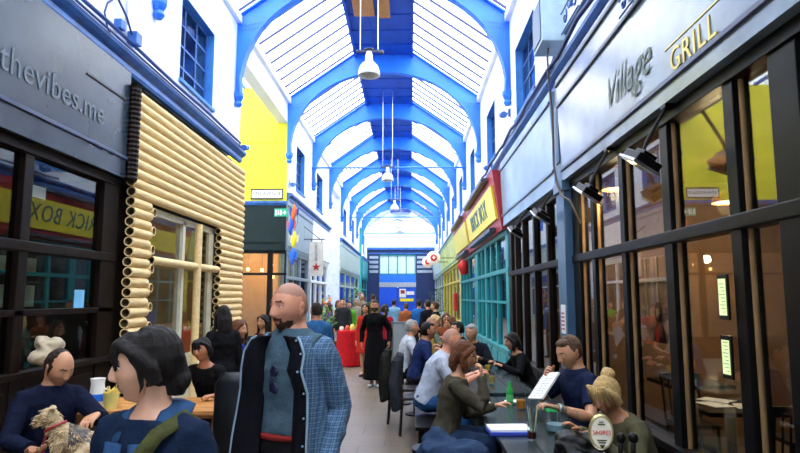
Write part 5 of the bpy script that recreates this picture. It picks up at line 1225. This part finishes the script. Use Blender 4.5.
for i, (px, D, fc, lab, kw) in enumerate([
    (329, 17.8, 2.2, 'woman in a purple top seated behind the plants by the red table', dict(pose='sit', female=True, hair='long', hairc='brown', top=('purple top', (.12, .04, .2)), seat=.7)),
    (338, 18.6, -2.6, 'woman in a pale coat seated behind the red table', dict(pose='sit', female=True, hair='bob', hairc='auburn', top=('pale pink coat', (.5, .35, .33)), coat='coat', seat=.75)),
    (349, 19.0, PI, 'person in a lime green jacket behind the red table', dict(hair='short', hairc='dark', top=('lime green jacket', (.12, .4, .03)), coat='jacket', H=1.6)),
    (357, 20.5, 2.6, 'person in a pale scarf behind the lime jacket', dict(female=True, hair='bob', hairc='grey', top=('pale beige coat', (.4, .36, .3)), coat='coat')),
    (343, 17.6, PI, 'dark clothed stallholder left of the lime jacket', dict(hair='short', hairc='black', top=('charcoal jumper', (.03, .03, .035)))),
    (366, 13.4, 2.9, 'woman in a bright red coat left of the person in black', dict(female=True, hair='long', hairc='dark', top=('bright red coat', (.6, .03, .02)), coat='coat', skirt=.5, bottom=('bright red coat', (.6, .03, .02)), H=1.6)),
    (385, 13.2, .3, 'person in a red top with a black bag behind the person in black', dict(female=True, hair='ponytail', hairc='dark', top=('crimson top', (.45, .02, .04)), H=1.58)),
    (362, 23.0, 2.7, 'grey haired person in a beige jacket far down the aisle on the left', dict(hair='short', hairc='grey', top=('beige jacket', (.35, .28, .18)), coat='jacket', H=1.85)),
    (373, 24.0, 0.0, 'person with curly dark hair far behind the person in black', dict(hair='short', hairc='brown', top=('dull green top', (.1, .14, .06)), H=1.85)),
    (394, 21.0, .1, 'person in a light blue shirt walking away toward the blue doors', dict(pose='walk', hair='short', hairc='dark', top=('light blue shirt', (.25, .5, .75)), H=1.66)),
    (406, 19.0, 0, 'person in an orange brown top before the blue doors', dict(hair='short', hairc='mid', top=('rust top', (.4, .12, .04)), H=1.55)),
    (419, 17.5, -.4, 'person in a bright blue jacket standing past the seated crowd', dict(hair='short', hairc='dark', top=('bright blue jacket', (.02, .13, .4)), coat='jacket', H=1.66)),
    (428, 16.0, .5, 'person in a black suit, left of the standing pair past the crowd', dict(hair='short', hairc='dark', top=('black suit', (.012, .012, .018)), coat='jacket', H=1.66)),
    (435.5, 15.0, 1.2, 'person in a black suit, right of the standing pair past the crowd', dict(hair='short', hairc='brown', top=('black suit', (.012, .012, .018)), coat='jacket', H=1.62)),
    (402, 10.0, -1.4, 'person in a white shirt with grey hair seated first in the crowd along the aisle', dict(pose='sit', hair='short', hairc='grey', top=('white shirt', (.6, .65, .75)), sleeve='mid', lean=.25, H=1.78)),
    (415, 9.1, -1.5, 'person with black hair and a navy tee seated beside the white shirt', dict(pose='sit', hair='short', hairc='black', top=('dark navy tee', (.015, .03, .12)), sleeve='short', lean=.3, skin='tan', H=1.8)),
    (422, 11.1, -1.5, 'bald man in a yellow brown top amid the seated crowd', dict(pose='sit', hair=None, stub=1, top=('mustard top', (.3, .2, .05)), lean=.25, H=1.82)),
    (430, 12.2, -1.5, 'blonde person amid the seated crowd', dict(pose='sit', female=True, hair='bob', hairc='blonde', top=('grey green top', (.15, .2, .17)), lean=.15, H=1.8)),
    (456, 11.0, 1.9, 'auburn haired person in a dark top on the wall side of the crowd', dict(pose='sit', female=True, hair='bob', hairc='auburn', top=('dark plum top', (.06, .02, .05)), lean=.15, H=1.8)),
    (465, 9.9, 1.7, 'dark haired person on the wall side of the crowd by the teal shop', dict(pose='sit', hair='short', hairc='black', top=('black shirt', (.012, .012, .015)), lean=.2, H=1.72)),
    (446, 13.4, PI, 'red haired person facing the camera at the far end of the crowd', dict(pose='sit', female=True, hair='long', hairc='auburn', top=('rust jumper', (.3, .08, .03)), H=1.8)),
    ]):
    kw = dict(kw); hgt = kw.pop('H', 1.7); kw.setdefault('pose', 'stand')
    if kw['pose'] == 'sit': kw.setdefault('arms', ((-.18, .38, .86), (.18, .38, .86)))
    P_ = person(lab, (X_(px, D), D, 0), fc, hgt, lod=2 if D > 12.9 else 1, **kw)
    if kw['pose'] == 'sit':
        x = X_(px, D); t = thing('stool', 'round dark stool under the ' + lab.split(' seated')[0].split(' amid')[0].split(' on the')[0].split(' facing')[0], 'stool', (x, D, 0), 'round dark stools'); zt = kw.get('seat', .46)
        MB().cyl((x, D, zt - .05), (x, D, zt), .16, n=16).build('seat', M_BLACK, t); MB().cyl((x, D, .02), (x, D, zt - .05), .03, n=8).cyl((x, D, 0), (x, D, .02), .15, n=16).build('pedestal', M_BLACK, t)
# person in black long clothing in the aisle
D = 11.9; pos = V((X_(375, D), D, 0))
person('bearded person in long black clothing and white trainers standing in the middle of the aisle', pos, PI - .1, 1.68, 'stand', skin='tan', hair='short', hairc='dark', beard='full', lod=0, top=('long black shirt', (.006, .006, .008)), coat='tunic', skirt=.14, bottom=('long black shirt', (.006, .006, .008)), shoes=(.5, .5, .5),
       arms=((-.29, .02, .86), (.27, -.04, .84)), hy=.05)
# seats for those sitting without one
for i, (x, y, z, l) in enumerate([(X_(474, 9.1), 9.28, .46, 'the grey haired man'), (X_(232, 7.7), 7.7, .56, 'the royal blue hoodie'), (X_(249, 8.6), 8.6, .54, 'the woman resting her chin'), (X_(267, 9.8), 9.8, .58, 'the woman in maroon')]):
    t = thing('stool', 'round dark stool beneath ' + l, 'stool', (x, y, 0), 'round dark stools'); MB().cyl((x, y, z - .05), (x, y, z), .16, n=16).build('seat', M_BLACK, t); MB().cyl((x, y, .02), (x, y, z - .05), .03, n=8).cyl((x, y, 0), (x, y, .02), .15, n=16).build('pedestal', M_BLACK, t)
# ------------------------------------------------------------------ things on tables
def heap(name, label, c, r, m, seed=0, n=9, cat='coat'):
    rr = random.Random(seed); mb = MB(); c = V(c)
    for k in range(n):
        a = rr.uniform(0, 6.28); q = rr.uniform(0, .6)
        mb.ell(c + V((math.cos(a) * r[0] * q, math.sin(a) * r[1] * q, rr.uniform(-.4, .5) * r[2])), (r[0] * rr.uniform(.35, .6), r[1] * rr.uniform(.35, .6), r[2] * rr.uniform(.4, .6)))
    mb.ell(c - V((0, 0, r[2] * .35)), (r[0] * .9, r[1] * .9, r[2] * .5))
    return tag(remesh(mb, .012, 2, .014, 8).build(name, m, None, 'all'), label, cat)
t = thing('stool', 'square dark stool heaped with folded jackets by the nearest right table', 'stool', (.25, 4.05, 0)); MB().box(.0, .5, 3.8, 4.3, .42, .47, b=.01).build('seat', M_BLACK, t)
for x in (.04, .46):
    for y in (3.84, 4.26): MB().box(x - .02, x + .02, y - .02, y + .02, 0, .42).build('leg', M_BLACK, t)
heap('denim_jacket', 'dark blue denim jacket heaped on the stool by the nearest right table', (.27, 4.12, .66), (.26, .27, .17), cloth('heaped denim', (.025, .05, .11)), 2)
heap('folded_coat', 'grey green coat lying at the front of the stool below the denim jacket', (.28, 3.78, .60), (.24, .16, .13), cloth('grey green coat', (.07, .085, .07)), 5)
# draped coats on chairs by the aisle
for i, (px, D, c_, l) in enumerate([(404, 8.6, (.02, .022, .02), 'dark coat hanging over the chair at the aisle edge'), (417, 7.9, (.035, .04, .055), 'grey coat with pale stripe hanging over the chair behind the bald man')]):
    x = X_(px, D); cafe_chair(x, D, -PI / 2, 'dark chair with a coat over its back, %s' % ['at the aisle edge', 'behind the bald man'][i], M_CHR, 'chairs with coats by the aisle')
    mb = MB().loft([(x - .24, D, .32), (x - .25, D, .6), (x - .24, D, .88), (x - .22, D, .99)], [(.26, .05), (.25, .055), (.22, .06), (.17, .05)], 20, side=(0, 1, 0)).loft([(x - .26, D + .16, .92), (x - .30, D + .22, .6), (x - .28, D + .22, .35)], [.06, .055, .045], 10).loft([(x - .26, D - .16, .92), (x - .30, D - .22, .6), (x - .28, D - .2, .3)], [.06, .055, .045], 10)
    tag(remesh(mb, .012, 2, .012, 8, (1, 1, .3)).build('draped_coat', cloth('draped coat %d' % i, c_), None, 'all'), l, 'coat')
def tumbler(name, label, x, y, z, r, h, liquid=None, lv=.6, cat='glass', group=None, straw=0):
    t = thing(name, label, cat, (x, y, z), group)
    MB().lathe((x, y, z), [(0, .0), (r * .85, .0), (r, h), (r * .93, h), (r * .8, .012), (0, .012)], 24).build('glass', M_CLEAR, t, True)
    if liquid: MB().lathe((x, y, z), [(0, .014), (r * .78, .014), (r * (.78 + .13 * lv), h * lv), (0, h * lv)], 20).build('drink', liquid, t, True)
    for k in range(straw):
        a = k * 2.1; MB().cyl((x + math.cos(a) * r * .3, y + math.sin(a) * r * .3, z + .02), (x + math.cos(a) * r * 1.1, y + math.sin(a) * r * 1.1, z + h * 1.45), .003, n=6).build('straw', mat('straw %d' % k, [(.75, .7, .3), (.2, .5, .3), (.7, .3, .15)][k % 3], .5), t)
    return t
TZ = .762
p = at(532, 434, 4.15); tumbler('tumbler', 'tall glass of dark drink with straws beside the paper pad', at(532, 432, 4.2).x, 4.2, TZ, .036, .15, mat('dark red drink', (.08, .01, .005), .1), .38, straw=3)
tumbler('tumbler', 'pint glass with amber drink near the green bottle', at(521, 405, 5.3).x, 5.3, TZ, .045, .15, mat('amber drink', (.75, .25, .02), .1), .55)
tumbler('tumbler', 'empty pint glass behind the dark drink', at(541, 415, 4.75).x, 4.75, TZ, .042, .15)
tumbler('tumbler', 'empty short glass left of the water jug', at(535, 404, 5.2).x, 5.25, TZ, .04, .11)
x = at(556, 420, 4.45).x; t = tumbler('water_jug', 'wide clear jug of water by the newspaper man', x, 4.45, TZ, .085, .19, mat('pale water', (.25, .35, .4), .05), .3, 'jug')
MB().tube([(x + .08, 4.42, TZ + .17), (x + .14, 4.40, TZ + .15), (x + .14, 4.40, TZ + .06), (x + .075, 4.42, TZ + .03)], .009).build('handle', M_CLEAR, t, 'all')
t = thing('bottle', 'small green glass bottle on the nearest right table', 'bottle', (at(510, 402, 5.55).x, 5.55, TZ)); MB().lathe(t.location, [(0, 0), (.03, 0), (.031, .1), (.026, .13), (.013, .16), (.013, .2), (0, .2)], 18).build('glass', mat('green glass', (.02, .35, .06), .08), t, True); MB().lathe(t.location + V((0, 0, .03)), [(.0315, 0), (.0315, .06)], 18).build('bottle_label', mat('bottle label', (.1, .5, .15), .5), t, True)
t = thing('paper_pad', 'thick white paper pad with blue edge on the nearest right table', 'pad', (at(507, 428, 4.5).x, 4.42, TZ)); x = t.location.x
R = Matrix.Rotation(.06, 3, 'Z'); MB().obox((x, 4.42, TZ + .012), (.30, .21, .022), R, b=.003).build('blue_cover', mat('blue cover', (.03, .06, .45), .4), t); MB().obox((x + .0, 4.43, TZ + .031), (.29, .2, .016), R, b=.002).build('pages', M_PAPER, t)
t = thing('container', 'clear tub with a bright green lid beside the newspaper man', 'tub', (at(552, 408, 4.85).x + .04, 4.85, TZ)); x = t.location.x
MB().box(x - .09, x + .09, 4.78, 4.92, TZ, TZ + .07, b=.01).build('tub', M_CLEAR, t); MB().box(x - .1, x + .1, 4.77, 4.93, TZ + .07, TZ + .082, b=.004).build('lid', mat('bright green lid', (.03, .5, .12), .4), t)
tag(MB().box(.62, .72, 5.5, 5.66, TZ, TZ + .02, b=.003).build('cigarette_packet', mat('cream packet', (.55, .5, .25), .5)), 'cream packet lying at the table edge near the green bottle', 'packet')
tag(MB().lathe((.93, 5.62, TZ), [(0, 0), (.06, 0), (.075, .02), (.065, .02), (.055, .008), (0, .008)], 20).build('ashtray', M_PAPER), 'white dish behind the green bottle', 'dish')
for i, (x, y, c) in enumerate([(.82, 7.4, (.3, .05, .02)), (1.0, 7.9, (.7, .4, .05)), (.75, 8.1, (.05, .2, .05)), (.9, 6.8, (.6, .35, .1))]): tumbler('tumbler', 'glass of drink on the second right table, %s' % ['dark red', 'golden', 'green', 'pale amber'][i], x, y, TZ, .036, .13, mat('drink %d' % i, c, .1), .7, group='glasses on the second right table')
heap('shoulder_bag', 'slumped black bag on the near right table beside the beer tap', (1.02, 3.75, .83), (.17, .22, .09), M_BLACK, 11, cat='bag')
# beer tap on its counter
t = thing('bar_counter', 'low dark counter carrying the beer tap at the bottom right', 'counter', (1.3, 2.62, 0)); MB().box(.78, 1.62, 2.35, 2.92, .9, .94, b=.008).build('worktop', M_BLACK, t); MB().box(.82, 1.58, 2.4, 2.87, 0, .9, b=.005).build('carcass', M_WOOD, t)
tx, ty = at(601, 430, 2.72).x, 2.72
t = thing('beer_tap', 'chrome beer tap with an oval cream and red badge at the bottom right', 'beer tap', (tx, ty, .94))
MB().lathe((tx + .02, ty + .03, .94), [(0, 0), (.06, 0), (.05, .02), (.03, .03), (.028, .07), (.034, .09), (.0, .1)], 20).cyl((tx - .08, ty + .03, 1.0), (tx + .16, ty + .03, 1.0), .024, n=14).cyl((tx + .14, ty + .03, .94), (tx + .14, ty + .03, 1.03), .03, n=14).cyl((tx + .02, ty, 1.01), (tx + .02, ty - .09, .99), .012, n=10).cyl((tx + .02, ty - .085, 1.0), (tx + .02, ty - .09, .95), .011, n=10).build('spout_body', M_CHROME, t, True)
for dx in (.085, .14): MB().cyl((tx + dx, ty + .02, 1.0), (tx + dx + .005, ty + .02, 1.09), .009, .012, 10).ell((tx + dx + .006, ty + .02, 1.105), (.022, .02, .024)).build('handle', M_BLACK, t, 'all')
Rb = Matrix.Rotation(-.12, 3, 'Z')
bc = V((tx, ty, 1.135)); MB().lathe(bc, [(0, -.012), (.9, -.012), (1, 0), (.9, .012), (0, .012)], 32, R=Rb @ Matrix.Rotation(PI / 2, 3, 'X') @ Matrix.Diagonal((.054, .077, 1))).build('badge', mat('badge gold rim', (.5, .42, .2), .3, .6), t, True); bd_ = [o for o in bpy.data.objects if o.parent == t and o.name.startswith('badge')][0]
fd = Rb @ V((0, -1, 0))
MB().lathe(bc + fd * .013, [(0, 0), (.86, 0), (.86, -.002)], 32, R=Rb @ Matrix.Rotation(PI / 2, 3, 'X') @ Matrix.Diagonal((.050, .073, 1))).build('badge_face', mat('badge cream', (.8, .76, .62), .35), bd_, False)
text_mb('SAGRES', .023, TM(bc + fd * .017, Rb @ V((1, 0, 0)), (0, 0, 1)), ext=.001).build('lettering', mat('badge red', (.6, .02, .02), .4), bd_)
q = MB()
for dz, w_ in ((.035, .03), (.045, .018), (-.032, .04), (-.042, .03)): q.obox(bc + fd * .016 + V((0, 0, dz)), (w_, .002, .004), Rb)
q.prism([bc + fd * .016 + Rb @ V((a, 0, b)) for a, b in ((-.012, -.052), (.012, -.052), (0, -.068))], fd * .001).build('badge_marks', M_OLV, bd_)
# left table things
t = thing('jug', 'white and blue patterned jug on the orange table at left', 'jug', (at(97, 400, 5.35).x, 5.35, .76)); c = t.location
MB().lathe(c, [(0, 0), (.06, 0), (.064, .1), (.055, .21), (.062, .25), (.056, .25), (.05, .21), (.055, .1), (.0, .01)], 22).tube([c + V((.05, 0, .17)), c + V((.095, 0, .15)), c + V((.09, 0, .07)), c + V((.055, 0, .05))], .008).build('body', M_PAPER, t, True); MB().lathe(c + V((0, 0, .06)), [(.0655, 0), (.064, .06)], 22).build('band', M_BLUE, t, True)
tag(MB().box(-2.95, -2.72, 5.25, 5.45, .76, .80, b=.01).build('napkin_box', M_PAPER), 'low white napkin box left of the jug', 'box')
t = thing('basket', 'pale yellow basket of chips right of the jug', 'basket', (at(111, 400, 5.3).x, 5.3, .76)); c = t.location
MB().lathe(c, [(0, 0), (.05, 0), (.07, .14), (.062, .14), (.045, .01)], 20).build('bowl', mat('pale yellow card', (.7, .62, .2), .6), t, True)
q = MB(); rr = random.Random(1)
for k in range(26): a = rr.uniform(0, 6.28); d_ = rr.uniform(0, .045); b_ = c + V((math.cos(a) * d_, math.sin(a) * d_, .1)); q.cyl(b_, b_ + V((rr.uniform(-.03, .03), rr.uniform(-.03, .03), rr.uniform(.04, .09))), .006, n=5)
q.build('chips', mat('chips', (.8, .6, .15), .6), t)['kind'] = 'stuff'
t = thing('cup', 'white cup on the table by the royal blue hoodie', 'cup', (-1.9, 7.3, .76)); MB().lathe((-1.9, 7.3, .76), [(0, 0), (.025, 0), (.04, .08), (.036, .08), (.022, .01)], 18).build('bowl', M_PAPER, t, True)
heap('paper_bag', 'crumpled pale bag on the window sill behind the man with the dog', (WL + .13, 5.85, 1.21), (.12, .25, .17), mat('pale bag', (.4, .33, .22), .7), 8, cat='bag')
# aisle dressing: barrier, red table, plants, produce
t = thing('cafe_barrier', 'grey mesh barrier at the aisle edge past the seated crowd', 'barrier', (X_(403, 13.2), 13.2, 0)); x = t.location.x
MB().box(x - .22, x + .2, 13.19, 13.21, .3, 1.15).build('mesh_panel', mat('grey mesh', (.25, .3, .32), .6), t); MB().box(x - .25, x - .21, 13.18, 13.22, 0, 1.2).box(x + .2, x + .24, 13.18, 13.22, 0, 1.2).box(x - .22, x + .2, 13.18, 13.22, 1.15, 1.19).build('barrier_frame', M_METAL, t)
t = thing('cloth_table', 'small stall table under a floor length red cloth', 'table', (X_(350, 15.4), 15.4, 0)); x = t.location.x
remesh(MB().loft([(x, 15.4, .01), (x, 15.4, .45), (x, 15.4, .86), (x, 15.4, .88)], [(.36, .4), (.33, .37), (.31, .35), (.3, .34)], 24, side=(1, 0, 0)), .02, 1, .012, 6, (1, 1, .2)).build('cloth', cloth('red table cloth', (.55, .015, .02)), t, 'all')
rr = random.Random(4)
for k in range(8):
    c_ = [(.75, .7, .6), (.6, .1, .05), (.7, .5, .1), (.2, .35, .1)][k % 4]; r_ = rr.uniform(.04, .07); xx = x - .2 + (k % 4) * .13; yy = 15.26 + (k // 4) * .22
    tag(MB().lathe((xx, yy, .885), [(0, 0), (r_ * .7, 0), (r_, r_ * 1.2), (r_ * .6, r_ * 2), (r_ * .5, r_ * 2.2), (0, r_ * 2.1)], 12).build('jar', mat('jar %d' % (k % 4), c_, .4), None, True), '%s jar on the red stall table, %s row, %s' % (['cream', 'red', 'amber', 'green'][k % 4], ['front', 'back'][k // 4], ['leftmost', 'second', 'third', 'rightmost'][k % 4]), 'jar', 'jars on the red stall table')
def plant(label, x, y, h, seed, rr_=.3, c=(.05, .2, .03), flowers=None):
    t = thing('potted_plant', label, 'plant', (x, y, 0), 'plants by the stalls'); r = random.Random(seed)
    MB().lathe((x, y, 0), [(0, 0), (.13, 0), (.18, .34), (.16, .34), (.14, .3), (0, .3)], 16).build('pot', mat('terracotta', (.35, .12, .05), .7), t, True)
    st = MB(); lf = MB(); fl = MB()
    for k in range(14):
        a = r.uniform(0, 6.28); q = r.uniform(.2, 1) * rr_; top = V((x + math.cos(a) * q, y + math.sin(a) * q, h * r.uniform(.65, 1))); b_ = V((x, y, .3)); st.tube([b_, lerp(b_, top, .5) + V((0, 0, .08)), top], .007, 5)
        for j in range(11):
            p = lerp(b_, top, r.uniform(.35, 1.05)); d_ = V((r.uniform(-1, 1), r.uniform(-1, 1), r.uniform(-.3, .7))).normalized(); l_ = r.uniform(.08, .16); sd_ = d_.orthogonal().normalized() * l_ * .28
            lf.add([p, p + d_ * l_ * .5 + sd_, p + d_ * l_, p + d_ * l_ * .5 - sd_], [(0, 1, 2, 3)])
        if flowers: fl.ell(top, .05, n=8, k=5)
    st.build('stem', mat('plant stem', (.1, .12, .04), .7), t, 'all'); lf.build('foliage', mat('leaf %s' % (c,), c, .5, var=.4), t, fix=False)
    if flowers: fl.build('flower', mat('flower %s' % (flowers,), flowers, .6), t, 'all')
plant('leafy plant nearest the camera beside the grey left shop', X_(325, 17), 17, 1.5, 1, .35)
plant('plant with orange blooms beside the red stall table', X_(334, 19), 19, 1.7, 2, .35, (.08, .25, .04), (.75, .2, .03))
plant('tall bushy plant beyond the lime green jacket', X_(352, 25), 25, 2.2, 3, .5, (.06, .22, .04))
plant('low dark green plant by the far left shops', X_(362, 32), 32, 1.9, 4, .6, (.04, .15, .03), (.5, .05, .1))
plant('plant standing before the ochre shops on the right', X_(437, 28), 28, 2.2, 5, .5, (.05, .18, .06))
for i, (px, D, c_, l) in enumerate([(331, 20.5, (.55, .12, .05), 'red and orange produce stall on the left'), (342, 26, (.15, .4, .1), 'green produce stall further on the left'), (354, 31, (.6, .5, .1), 'yellow produce stall by the far left shops')]):
    x = X_(px, D); t = thing('market_stall', l, 'stall', (x, D, 0)); MB().box(x - .7, x + .6, D - .4, D + .4, .75, .8).build('stall_top', M_WOOD, t)
    for a in (x - .6, x + .5):
        for b in (D - .35, D + .35): MB().box(a - .03, a + .03, b - .03, b + .03, 0, .75).build('leg', M_WOOD, t)
    cr_ = MB(); fr_ = MB(); r = random.Random(i)
    for k in range(3): cr_.box(x - .66 + k * .42, x - .28 + k * .42, D - .36, D + .3, .8, .92)
    for k in range(120): fr_.ell((x - .6 + r.uniform(0, 1.12), D - .3 + r.uniform(0, .56), .94 + r.uniform(0, .05)), .045, n=8, k=5)
    cr_.build('crate', M_STRIP, t); q = fr_.build('produce', mat('produce %d' % i, c_, .5, var=.5, vs=12), t, 'all'); q['kind'] = 'stuff'
